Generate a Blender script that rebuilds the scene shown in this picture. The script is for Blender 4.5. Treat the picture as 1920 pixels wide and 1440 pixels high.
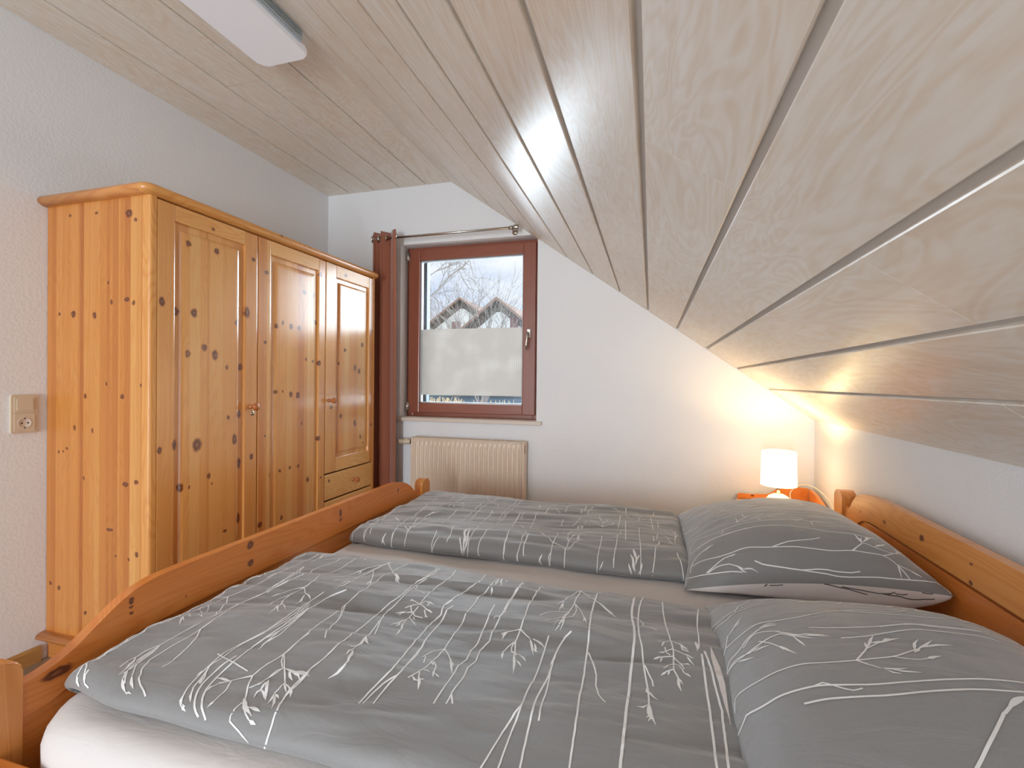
import bpy, bmesh, math, random
import numpy as np
from mathutils import Vector, Matrix

# ------------------------------------------------------------------ camera, world, lights, exposure
for o in list(bpy.data.objects): bpy.data.objects.remove(o, do_unlink=True)
SC = bpy.context.scene
COL = SC.collection
cam = bpy.data.cameras.new('camera'); camo = bpy.data.objects.new('camera', cam); COL.objects.link(camo)
cam.sensor_fit = 'HORIZONTAL'; cam.sensor_width = 36.0; cam.lens = 892.63 / 1920 * 36.0
cam.clip_start = 0.02; cam.clip_end = 500
YAW, PITCH, ROLL = 0.2837, -0.0049, 0.0090
fw = Vector((-math.sin(YAW)*math.cos(PITCH), math.cos(YAW)*math.cos(PITCH), math.sin(PITCH)))
rt = Vector((math.cos(YAW), math.sin(YAW), 0)); up = rt.cross(fw)
r2 = rt*math.cos(ROLL) + up*math.sin(ROLL); u2 = -rt*math.sin(ROLL) + up*math.cos(ROLL)
M = Matrix(((r2.x, u2.x, -fw.x, 2.3381), (r2.y, u2.y, -fw.y, -3.0508), (r2.z, u2.z, -fw.z, 1.13), (0, 0, 0, 1)))
camo.matrix_world = M
SC.camera = camo
SC.view_settings.view_transform = 'Standard'; SC.view_settings.look = 'None'
SC.view_settings.gamma = 1.0; SC.view_settings.use_curve_mapping = False
SC.view_settings.exposure = EXPOSURE = 0.37

def nd(nt, t, **kw):
    n = nt.nodes.new(t)
    for k, v in kw.items():
        if k.startswith('i_'): n.inputs[k[2:].replace('_', ' ')].default_value = v
        else: setattr(n, k, v)
    return n

WORLD_STRENGTH = 0.85
def make_world():
    w = bpy.data.worlds.new('sky'); SC.world = w; w.use_nodes = True
    nt = w.node_tree; nt.nodes.clear()
    tc = nd(nt, 'ShaderNodeTexCoord'); mp = nd(nt, 'ShaderNodeMapping'); mp.inputs['Scale'].default_value = (1, 1, 3.0)
    nz = nd(nt, 'ShaderNodeTexNoise'); nz.inputs['Scale'].default_value = 3.2; nz.inputs['Detail'].default_value = 6; nz.inputs['Roughness'].default_value = .55
    cr = nd(nt, 'ShaderNodeValToRGB'); e = cr.color_ramp.elements
    e[0].position = .36; e[0].color = (.60, .70, .93, 1); e[1].position = .64; e[1].color = (1.05, 1.04, 1.06, 1)
    bg = nd(nt, 'ShaderNodeBackground'); bg.inputs['Strength'].default_value = WORLD_STRENGTH
    out = nd(nt, 'ShaderNodeOutputWorld')
    L = nt.links.new
    L(tc.outputs['Generated'], mp.inputs['Vector']); L(mp.outputs['Vector'], nz.inputs['Vector'])
    L(nz.outputs['Fac'], cr.inputs['Fac']); L(cr.outputs['Color'], bg.inputs['Color']); L(bg.outputs['Background'], out.inputs['Surface'])
make_world()

def light(name, kind, loc, energy, color, size=None, rot=None, **kw):
    l = bpy.data.lights.new(name, kind); l.energy = energy; l.color = color
    o = bpy.data.objects.new(name, l); COL.objects.link(o); o.location = loc
    if rot is not None: o.rotation_euler = rot
    for k, v in kw.items(): setattr(l, k, v)
    return o
# overcast daylight: the bright part of the sky seen by the gable window (a very soft sun)
sun = light('daylight_sun', 'SUN', (0, 6, 5), 19.0, (.76, .88, 1.0), angle=math.radians(74))
sun.rotation_euler = Vector((-.36, 1.0, .28)).to_track_quat('Z', 'Y').to_euler()
sun2 = light('added_sun_right', 'SUN', (3, 6, 5), 5.0, (.80, .90, 1.0), angle=math.radians(56))  # extra soft sun added to brighten the wardrobe front and left wall
sun2.rotation_euler = Vector((.62, 1.0, .22)).to_track_quat('Z', 'Y').to_euler()
south = light('added_sun_behind', 'SUN', (0, -8, 5), 1.1, (.92, .96, 1.0), angle=math.radians(90))  # soft sun added to lift the house fronts and fill the room
south.rotation_euler = Vector((.15, -1.0, .45)).to_track_quat('Z', 'Y').to_euler()
# added fill lamp outside the room's open rear end, behind the camera
back = light('rear_fill', 'AREA', (1.5, -7.2, 1.0), 100, (.88, .95, 1.0), shape='RECTANGLE', size=3.8, size_y=2.2)
back.rotation_euler = (math.radians(90+8), 0, 0)

# ------------------------------------------------------------------ constants of the room (metres)
W, H, A, K = 3.2264, 2.5097, 0.9962, 0.9268      # knee wall x, ceiling z, fold x, knee wall top z
YB = -4.9                                        # rear end of the room
PITCHB = 0.2049                                  # ceiling board pitch
SL = math.hypot(W-A, H-K); SE = Vector(((W-A)/SL, 0, -(H-K)/SL)); SN = Vector((-(H-K)/SL, 0, -(W-A)/SL))  # along slope, normal into room

def srgb(r, g, b, a=1.0):
    f = lambda c: (c/255/12.92) if c/255 <= .04045 else ((c/255+.055)/1.055)**2.4
    return (f(r), f(g), f(b), a)

# ------------------------------------------------------------------ materials
def base_mat(name, rough=.6, spec=.5, color=None):
    m = bpy.data.materials.new(name); m.use_nodes = True
    nt = m.node_tree; b = nt.nodes['Principled BSDF']
    b.inputs['Roughness'].default_value = rough; b.inputs['Specular IOR Level'].default_value = spec
    if color: b.inputs['Base Color'].default_value = color
    return m, nt, b

def mth(nt, op, a, b=None, c=None, clamp=False):
    n = nt.nodes.new('ShaderNodeMath'); n.operation = op; n.use_clamp = clamp
    for i, v in enumerate((a, b, c)):
        if v is None: continue
        if isinstance(v, (int, float)): n.inputs[i].default_value = v
        else: nt.links.new(v, n.inputs[i])
    return n.outputs[0]

def vth(nt, op, a, b=None, out=0):
    n = nt.nodes.new('ShaderNodeVectorMath'); n.operation = op
    for i, v in enumerate((a, b)):
        if v is None: continue
        if isinstance(v, (tuple, list)): n.inputs[i].default_value = v
        else: nt.links.new(v, n.inputs[i])
    return n.outputs[out]

def mixc(nt, fac, a, b, blend='MIX'):
    n = nt.nodes.new('ShaderNodeMix'); n.data_type = 'RGBA'; n.blend_type = blend
    for idx, v in ((0, fac), (6, a), (7, b)):
        if isinstance(v, (tuple, list, float, int)): n.inputs[idx].default_value = v
        else: nt.links.new(v, n.inputs[idx])
    return n.outputs[2]

def bump(nt, bsdf, h, strength=.3, dist=.002):
    n = nt.nodes.new('ShaderNodeBump'); n.inputs['Strength'].default_value = strength; n.inputs['Distance'].default_value = dist
    nt.links.new(h, n.inputs['Height']); nt.links.new(n.outputs[0], bsdf.inputs['Normal'])
    return n

def noise(nt, vec, scale, detail=2, rough=.5, dist=0.0):
    n = nt.nodes.new('ShaderNodeTexNoise'); n.inputs['Scale'].default_value = scale; n.inputs['Detail'].default_value = detail
    n.inputs['Roughness'].default_value = rough; n.inputs['Distortion'].default_value = dist
    if vec is not None: nt.links.new(vec, n.inputs['Vector'])
    return n.outputs['Fac']

def ramp(nt, fac, stops):
    n = nt.nodes.new('ShaderNodeValToRGB'); e = n.color_ramp.elements
    while len(e) < len(stops): e.new(.5)
    for i, (p, c) in enumerate(stops): e[i].position = p; e[i].color = c
    nt.links.new(fac, n.inputs['Fac']); return n.outputs['Color']

def plain(name, color, rough=.5, metal=0, spec=.5, bumpscale=None, bstr=.2, bdist=.001):
    m, nt, b = base_mat(name, rough, spec, color); b.inputs['Metallic'].default_value = metal
    tc = nd(nt, 'ShaderNodeTexCoord')
    f = noise(nt, tc.outputs['Object'], bumpscale or 30, 3)
    c2 = tuple(x*.93 for x in color[:3]) + (1,)
    nt.links.new(mixc(nt, f, c2, color), b.inputs['Base Color'])
    if bumpscale: bump(nt, b, f, bstr, bdist)
    return m

PINE_L, PINE_M, PINE_D = srgb(246, 200, 130), srgb(232, 166, 92), srgb(202, 124, 60)
def nd_noise_color(nt, vec, sc):
    n = nt.nodes.new('ShaderNodeTexNoise'); n.inputs['Scale'].default_value = sc; n.inputs['Detail'].default_value = 2; nt.links.new(vec, n.inputs['Vector']); return n.outputs['Color']

def wood(name, u, g, strip=None, knots=(), light_c=PINE_L, mid=PINE_M, dark=PINE_D, rough=.3, coat=.25, ringf=62., seed=0., contrast=1.0):
    """pine: u = index of the across-grain axis, g = index of the grain axis, strip = width of glued strips"""
    m, nt, b = base_mat(name, rough, .5); L = nt.links.new
    tc = nd(nt, 'ShaderNodeTexCoord'); sp = nd(nt, 'ShaderNodeSeparateXYZ'); L(tc.outputs['Object'], sp.inputs[0])
    U, G = sp.outputs[u], sp.outputs[g]; O = sp.outputs[3-u-g]
    U3 = mth(nt, 'MULTIPLY_ADD', O, .35, U)
    cmb = nd(nt, 'ShaderNodeCombineXYZ'); L(U, cmb.inputs[0]); L(G, cmb.inputs[1]); P2 = cmb.outputs[0]
    kmask = warp = halo = None
    if knots: P2 = vth(nt, 'ADD', P2, vth(nt, 'MULTIPLY', vth(nt, 'SUBTRACT', nd_noise_color(nt, P2, 42.), (.5, .5, .5)), (.013, .013, 0)))
    for (ku, kg, su, sg) in knots:
        d = vth(nt, 'LENGTH', vth(nt, 'MULTIPLY', vth(nt, 'SUBTRACT', P2, (ku, kg, 0)), (1/su, 1/sg, 0)), out=1)
        mk = mth(nt, 'SUBTRACT', 1.18, mth(nt, 'MULTIPLY', d, .95), clamp=True)
        kmask = mk if kmask is None else mth(nt, 'MAXIMUM', kmask, mk)
        w_ = mth(nt, 'DIVIDE', su*1.0, mth(nt, 'MULTIPLY_ADD', d, d, 1.0))
        warp = w_ if warp is None else mth(nt, 'ADD', warp, w_)
    if strip:
        sid = mth(nt, 'FLOOR', mth(nt, 'ADD', mth(nt, 'DIVIDE', U, strip), 37.31+seed))
        wn = nd(nt, 'ShaderNodeTexWhiteNoise'); wn.noise_dimensions = '1D'; L(sid, wn.inputs['W']); R = wn.outputs['Value']
        sid2 = mth(nt, 'FLOOR', mth(nt, 'ADD', mth(nt, 'DIVIDE', U, strip*1.73), 11.7+seed))
        wn2 = nd(nt, 'ShaderNodeTexWhiteNoise'); wn2.noise_dimensions = '1D'; L(sid2, wn2.inputs['W'])
        R = mth(nt, 'MULTIPLY_ADD', wn2.outputs['Value'], .4, mth(nt, 'MULTIPLY', R, .6))
    else:
        wn = nd(nt, 'ShaderNodeObjectInfo'); R = wn.outputs['Random']
    off = mth(nt, 'MULTIPLY', R, 13.0)
    Uw = U3 if warp is None else mth(nt, 'ADD', U3, warp)
    c1 = nd(nt, 'ShaderNodeCombineXYZ'); L(mth(nt, 'MULTIPLY', Uw, 9.), c1.inputs[0]); L(mth(nt, 'MULTIPLY', G, 1.1), c1.inputs[1]); L(off, c1.inputs[2])
    big = noise(nt, c1.outputs[0], 1.0, 2, .5, .6)
    ring = mth(nt, 'SINE', mth(nt, 'MULTIPLY', mth(nt, 'MULTIPLY_ADD', big, .28, Uw), ringf*6.28))
    ring = mth(nt, 'MULTIPLY_ADD', ring, .5, .5)
    ring = mth(nt, 'POWER', ring, 2.2)
    c2 = nd(nt, 'ShaderNodeCombineXYZ'); L(mth(nt, 'MULTIPLY', Uw, 160.), c2.inputs[0]); L(mth(nt, 'MULTIPLY', G, 3.), c2.inputs[1]); L(off, c2.inputs[2])
    fine = noise(nt, c2.outputs[0], 1.0, 4, .6)
    v = mth(nt, 'MULTIPLY_ADD', R, .72 if strip else .2, mth(nt, 'MULTIPLY', big, .28))
    v = mth(nt, 'MULTIPLY_ADD', ring, (.08 if strip else .17)*contrast, v)
    v = mth(nt, 'MULTIPLY_ADD', fine, .16*contrast, v)
    col = ramp(nt, v, [(.18, light_c), (.55, mid), (1.0, dark)])
    if kmask is not None:
        kc = ramp(nt, kmask, [(0, srgb(205, 128, 62)), (.3, srgb(158, 82, 38)), (.5, srgb(104, 52, 32)), (.8, srgb(96, 48, 32)), (1.0, srgb(140, 86, 58))])
        fac = mth(nt, 'MULTIPLY', mth(nt, 'MULTIPLY', kmask, 2.0, clamp=True), mth(nt, 'MULTIPLY_ADD', fine, .5, .68), clamp=True)
        col = mixc(nt, fac, col, kc)
    L(col, b.inputs['Base Color'])
    b.inputs['Coat Weight'].default_value = coat; b.inputs['Coat IOR'].default_value = 1.65; b.inputs['Coat Roughness'].default_value = .2
    bump(nt, b, mth(nt, 'MULTIPLY_ADD', fine, .6, ring), .12, .0006)
    return m

def mat_wall():
    m, nt, b = base_mat('woodchip_wallpaper', .9, .2)
    tc = nd(nt, 'ShaderNodeTexCoord'); P = tc.outputs['Object']
    a = noise(nt, P, 75, 3, .6); c = noise(nt, P, 2.0, 2)
    nt.links.new(mixc(nt, c, srgb(238, 240, 243), srgb(243, 245, 247)), b.inputs['Base Color'])
    bump(nt, b, ramp(nt, a, [(.40, (0, 0, 0, 1)), (.75, (1, 1, 1, 1))]), .28, .0022)
    return m

def mat_ceiling():
    m, nt, b = base_mat('whitewashed_laminate', .36, .5); L = nt.links.new
    tc = nd(nt, 'ShaderNodeTexCoord')
    at = nd(nt, 'ShaderNodeAttribute'); at.attribute_name = 'board'          # x = across, y = along, z = random of the board
    sp = nd(nt, 'ShaderNodeSeparateXYZ'); L(at.outputs['Vector'], sp.inputs[0])
    def vec(ku, kg):
        c = nd(nt, 'ShaderNodeCombineXYZ'); L(mth(nt, 'MULTIPLY', sp.outputs[0], ku), c.inputs[0]); L(mth(nt, 'MULTIPLY', sp.outputs[1], kg), c.inputs[1]); L(mth(nt, 'MULTIPLY', sp.outputs[2], 17.), c.inputs[2]); return c.outputs[0]
    sw = noise(nt, vec(4.2, 1.1), 1.0, 3, .5, 2.0)
    lines = mth(nt, 'SINE', mth(nt, 'MULTIPLY', sw, 95.)); lines = mth(nt, 'MULTIPLY_ADD', lines, .5, .5)
    fine = noise(nt, vec(90, 5), 1.0, 3, .6, .3)
    big = noise(nt, vec(14, 2.6), 1.0, 3, .55, 2.2)
    v = mth(nt, 'ADD', mth(nt, 'MULTIPLY', lines, .20), mth(nt, 'MULTIPLY_ADD', fine, .35, mth(nt, 'MULTIPLY', big, .60)))
    v = mth(nt, 'MULTIPLY_ADD', sp.outputs[2], .12, v)
    L(ramp(nt, v, [(.36, srgb(228, 211, 191)), (.58, srgb(235, 223, 207)), (.84, srgb(242, 236, 227))]), b.inputs['Base Color'])
    b.inputs['Roughness'].default_value = .31
    bump(nt, b, fine, .02, .0003); b.inputs['Specular IOR Level'].default_value = .65
    return m

MAT = {}
def mats():
    MAT['wall'] = mat_wall(); MAT['ceil'] = mat_ceiling()
    MAT['groove'] = plain('board_tongue', srgb(204, 197, 190), .6)
    MAT['floor'] = wood('floor_laminate', 0, 1, .19, light_c=srgb(176, 158, 138), mid=srgb(158, 140, 120), dark=srgb(134, 116, 98), rough=.4)
    MAT['skirting'] = wood('skirting_oak', 2, 1, None, light_c=srgb(190, 145, 85), mid=srgb(165, 118, 62), dark=srgb(135, 92, 45), rough=.45)
    MAT['mahogany'] = wood('mahogany_stain', 0, 2, None, light_c=srgb(152, 88, 66), mid=srgb(134, 74, 54), dark=srgb(110, 58, 42), rough=.32, ringf=20, contrast=.6)
    MAT['mahogany_h'] = wood('mahogany_stain_horizontal', 2, 0, None, light_c=srgb(152, 88, 66), mid=srgb(134, 74, 54), dark=srgb(110, 58, 42), rough=.32, ringf=20, contrast=.6)
    MAT['alu'] = plain('grey_gasket', srgb(190, 200, 205), .35, 0)
    MAT['shutter'] = plain('shutter_rail_grey', srgb(96, 112, 118), .5)
    MAT['chrome'] = plain('brushed_steel', srgb(205, 200, 192), .25, 1.0)
    MAT['brass'] = plain('dull_nickel', srgb(190, 180, 160), .3, 1.0)
    MAT['dark'] = plain('dark_hole', srgb(30, 26, 24), .7)
    MAT['sill'] = plain('sill_stone', srgb(226, 214, 202), .4)
    MAT['radiator'] = plain('cream_enamel', srgb(232, 212, 190), .32)
    MAT['rust'] = plain('rust', srgb(150, 90, 50), .8)
    MAT['plastic'] = plain('cream_plastic', srgb(222, 206, 182), .35)
    MAT['white'] = plain('white_ceramic', srgb(236, 230, 220), .25)
    MAT['cable'] = plain('white_cable', srgb(235, 225, 205), .4)
    # cloths
    m, nt, b = base_mat('brown_curtain_cloth', .75, .3); tc = nd(nt, 'ShaderNodeTexCoord')
    f = noise(nt, tc.outputs['Object'], 300, 2); nt.links.new(mixc(nt, f, srgb(160, 98, 74), srgb(176, 112, 86)), b.inputs['Base Color'])
    b.inputs['Sheen Weight'].default_value = .4; b.inputs['Roughness'].default_value = .55; MAT['curtain'] = m
    for nm, c1, c2 in (('duvet', (133, 132, 131), (147, 147, 147)), ('duvet_white', (225, 216, 212), (235, 228, 225)), ('sheet', (216, 211, 208), (224, 219, 216))):
        m, nt, b = base_mat(nm + '_cotton', .58 if nm == 'duvet' else .8, .5 if nm == 'duvet' else .2); tc = nd(nt, 'ShaderNodeTexCoord')
        P = tc.outputs['Object']; f = noise(nt, P, 420, 2, .7)
        mp = nd(nt, 'ShaderNodeMapping'); mp.inputs['Scale'].default_value = (7, 22, 10); nt.links.new(P, mp.inputs['Vector'])
        wr = noise(nt, mp.outputs[0], 1.0, 3, .55, .8)
        nt.links.new(mixc(nt, f, srgb(*c1), srgb(*c2)), b.inputs['Base Color'])
        bump(nt, b, wr, .6 if nm == 'duvet' else .3, .008)
        b.inputs['Sheen Weight'].default_value = .6 if nm == 'duvet' else .2; b.inputs['Sheen Roughness'].default_value = .4
        MAT[nm] = m
    MAT['print_white'] = plain('white_print', srgb(250, 250, 249), .6)
    MAT['print_black'] = plain('dark_print', srgb(96, 88, 84), .7)
    # glass and film
    m = bpy.data.materials.new('window_glass'); m.use_nodes = True; nt = m.node_tree; nt.nodes.clear()
    tr = nd(nt, 'ShaderNodeBsdfTransparent'); tr.inputs['Color'].default_value = (.96, .98, .98, 1); gl = nd(nt, 'ShaderNodeBsdfGlossy'); gl.inputs['Roughness'].default_value = 0.0
    fr = nd(nt, 'ShaderNodeFresnel'); fr.inputs['IOR'].default_value = 1.45; mx = nd(nt, 'ShaderNodeMixShader'); o = nd(nt, 'ShaderNodeOutputMaterial')
    nt.links.new(fr.outputs[0], mx.inputs[0]); nt.links.new(tr.outputs[0], mx.inputs[1]); nt.links.new(gl.outputs[0], mx.inputs[2]); nt.links.new(mx.outputs[0], o.inputs[0]); MAT['glass'] = m
    m = bpy.data.materials.new('frosted_film'); m.use_nodes = True; nt = m.node_tree; nt.nodes.clear(); L = nt.links.new
    tc = nd(nt, 'ShaderNodeTexCoord'); sp = nd(nt, 'ShaderNodeSeparateXYZ'); L(tc.outputs['Object'], sp.inputs[0])
    fx = mth(nt, 'LESS_THAN', mth(nt, 'FRACT', mth(nt, 'MULTIPLY', sp.outputs[0], 68.)), .6); fz = mth(nt, 'LESS_THAN', mth(nt, 'FRACT', mth(nt, 'MULTIPLY', sp.outputs[2], 68.)), .6)
    sq = mth(nt, 'MULTIPLY', mth(nt, 'MULTIPLY', fx, fz), mth(nt, 'MULTIPLY', mth(nt, 'SUBTRACT', noise(nt, tc.outputs['Object'], 7, 1), .47, clamp=True), 4.5, clamp=True))
    tl = nd(nt, 'ShaderNodeBsdfTranslucent'); df = nd(nt, 'ShaderNodeBsdfDiffuse'); mx = nd(nt, 'ShaderNodeMixShader'); mx.inputs[0].default_value = .35; o = nd(nt, 'ShaderNodeOutputMaterial')
    c = mixc(nt, sq, srgb(190, 183, 177), srgb(208, 202, 196)); L(c, tl.inputs[0]); L(c, df.inputs[0])
    L(tl.outputs[0], mx.inputs[1]); L(df.outputs[0], mx.inputs[2]); L(mx.outputs[0], o.inputs[0]); MAT['film'] = m
    # lamp shade (lit from inside)
    m = bpy.data.materials.new('lit_lampshade_cloth'); m.use_nodes = True; nt = m.node_tree; b = nt.nodes['Principled BSDF']
    b.inputs['Base Color'].default_value = srgb(250, 236, 205); b.inputs['Roughness'].default_value = .8
    b.inputs['Emission Color'].default_value = (1, .84, .52, 1)
    tc = nd(nt, 'ShaderNodeTexCoord'); sp = nd(nt, 'ShaderNodeSeparateXYZ'); nt.links.new(tc.outputs['Object'], sp.inputs[0])
    b.inputs['Emission Strength'].default_value = 2.3; MAT['shade'] = m
    m, nt, b = base_mat('lamp_diffuser', .35, .5, srgb(232, 232, 238)); MAT['diffuser'] = m
    b.inputs['Emission Color'].default_value = (.95, .95, 1, 1); b.inputs['Emission Strength'].default_value = .12
    # outdoors
    MAT['render_white'] = plain('white_render', srgb(248, 247, 243), .9)
    MAT['roof'] = plain('brown_roof_tiles', srgb(160, 138, 128), 1.0, spec=0.0)
    MAT['barge'] = plain('bargeboard', srgb(170, 140, 124), 1.0, spec=0.0)
    MAT['eaves'] = plain('dark_timber', srgb(122, 115, 108), .8)
    MAT['shutter_red'] = plain('red_brown_shutter', srgb(140, 104, 100), .7)
    MAT['bark'] = plain('bare_bark', srgb(150, 142, 136), 1.0, spec=0.0)
    MAT['road'] = plain('dark_asphalt', srgb(66, 78, 88), 1.0, spec=0.0)
    MAT['bounce_ground'] = plain('pale_bounce_ground', srgb(222, 224, 226), .9)  # unseen ground made pale to bounce light up through the window
    MAT['meadow'] = plain('winter_meadow', srgb(120, 118, 84), .9, bumpscale=3)
    MAT['straw'] = plain('dry_straw', srgb(196, 170, 128), .9)
mats()

# ------------------------------------------------------------------ object helpers
def tag(o, label=None, cat=None, group=None, kind=None):
    if label: o['label'] = label
    if cat: o['category'] = cat
    if group: o['group'] = group
    if kind: o['kind'] = kind
    return o

def empty(name, loc, label=None, cat=None, **kw):
    o = bpy.data.objects.new(name, None); COL.objects.link(o); o.location = loc; o.empty_display_size = .05
    return tag(o, label, cat, **kw)

def worldloc(o):
    v = Vector((0, 0, 0))
    while o: v += Vector(o.location); o = o.parent
    return v

class MB:
    """collects shapes given in room coordinates; build() links them as ONE mesh object"""
    def __init__(s): s.bm = bmesh.new(); s.mi = 0
    def _f(s, vs):
        try: f = s.bm.faces.new(vs); f.material_index = s.mi; return f
        except ValueError: return None
    def box(s, lo, hi, bev=0.0, seg=2):
        lo, hi = Vector(lo), Vector(hi)
        vs = [s.bm.verts.new((x, y, z)) for x in (lo.x, hi.x) for y in (lo.y, hi.y) for z in (lo.z, hi.z)]
        q = [(0, 1, 3, 2), (4, 6, 7, 5), (0, 4, 5, 1), (2, 3, 7, 6), (0, 2, 6, 4), (1, 5, 7, 3)]
        fs = [s._f([vs[i] for i in f]) for f in q]
        if bev > 0:
            ed = list({e for f in fs for e in f.edges})
            r = bmesh.ops.bevel(s.bm, geom=ed, offset=bev, segments=seg, affect='EDGES', profile=.6)
            for f in r['faces']: f.material_index = s.mi
        return s
    def prism(s, poly, axis, a, b, bev=0.0, smooth=False):
        """poly: 2D points in the two remaining axes (in xyz order), extruded along axis from a to b"""
        def mk(p, t):
            c = [0, 0, 0]; c[axis] = t; r = [i for i in range(3) if i != axis]; c[r[0]], c[r[1]] = p; return s.bm.verts.new(c)
        A_ = [mk(p, a) for p in poly]; B_ = [mk(p, b) for p in poly]
        n = len(poly); fs = [s._f(A_), s._f(B_[::-1])]
        for i in range(n):
            f = s._f([A_[i], B_[i], B_[(i+1) % n], A_[(i+1) % n]]); fs.append(f)
            if smooth and f: f.smooth = True
        if bev > 0:
            ed = [e for f in fs[:2] for e in f.edges]
            r = bmesh.ops.bevel(s.bm, geom=ed, offset=bev, segments=3, affect='EDGES', profile=.5)
            for f in r['faces']: f.material_index = s.mi; f.smooth = smooth
        return s
    def tube(s, pts, rad, seg=10, caps=True):
        pts = [Vector(p) for p in pts]; rs = rad if isinstance(rad, (list, tuple)) else [rad]*len(pts)
        rings = []; prev = None
        for i, p in enumerate(pts):
            t = (pts[min(i+1, len(pts)-1)] - pts[max(i-1, 0)]).normalized()
            if prev is None: n = t.orthogonal().normalized()
            else: n = (prev - t*prev.dot(t)); n = n.normalized() if n.length > 1e-6 else t.orthogonal().normalized()
            prev = n; b = t.cross(n)
            rings.append([s.bm.verts.new(p + (n*math.cos(2*math.pi*k/seg) + b*math.sin(2*math.pi*k/seg))*rs[i]) for k in range(seg)])
        for a, b in zip(rings, rings[1:]):
            for k in range(seg):
                f = s._f([a[k], a[(k+1) % seg], b[(k+1) % seg], b[k]])
                if f: f.smooth = True
        if caps: s._f(rings[0][::-1]); s._f(rings[-1])
        return s
    def lathe(s, prof, c, axis='z', seg=32, d=1):
        """prof: (radius, height) pairs; axis x/y/z"""
        c = Vector(c); rings = []
        for r, h in prof:
            ring = []
            for k in range(seg):
                a = 2*math.pi*k/seg; x, y = r*math.cos(a), r*math.sin(a)
                v = {'z': (x, y, h*d), 'x': (h*d, x, y), 'y': (y, h*d, x)}[axis]
                ring.append(s.bm.verts.new(c + Vector(v)))
            rings.append(ring)
        for a, b in zip(rings, rings[1:]):
            for k in range(seg):
                f = s._f([a[k], a[(k+1) % seg], b[(k+1) % seg], b[k]])
                if f: f.smooth = True
        if prof[0][0] > 1e-6: s._f(rings[0][::-1])
        if prof[-1][0] > 1e-6: s._f(rings[-1])
        return s
    def build(s, name, mat, parent=None, label=None, cat=None, smooth=False, **kw):
        bmesh.ops.remove_doubles(s.bm, verts=s.bm.verts, dist=1e-6)
        bmesh.ops.recalc_face_normals(s.bm, faces=s.bm.faces)
        me = bpy.data.meshes.new(name)
        wl = worldloc(parent) if parent else Vector((0, 0, 0))
        o = bpy.data.objects.new(name, me)
        if parent: o.parent = parent
        else:                                            # top-level mesh: origin at the middle of its base
            co = [v.co for v in s.bm.verts]
            wl = Vector(((min(c.x for c in co)+max(c.x for c in co))/2, (min(c.y for c in co)+max(c.y for c in co))/2, min(c.z for c in co)))
            if kw.get('kind') == 'structure': wl = Vector((0, 0, 0))
            o.location = wl
        for v in s.bm.verts: v.co -= wl
        s.bm.to_mesh(me); s.bm.free()
        for m in (mat if isinstance(mat, (list, tuple)) else [mat]): me.materials.append(m)
        if smooth:
            for p in me.polygons: p.use_smooth = True
        COL.objects.link(o)
        return tag(o, label, cat, **kw)

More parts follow.
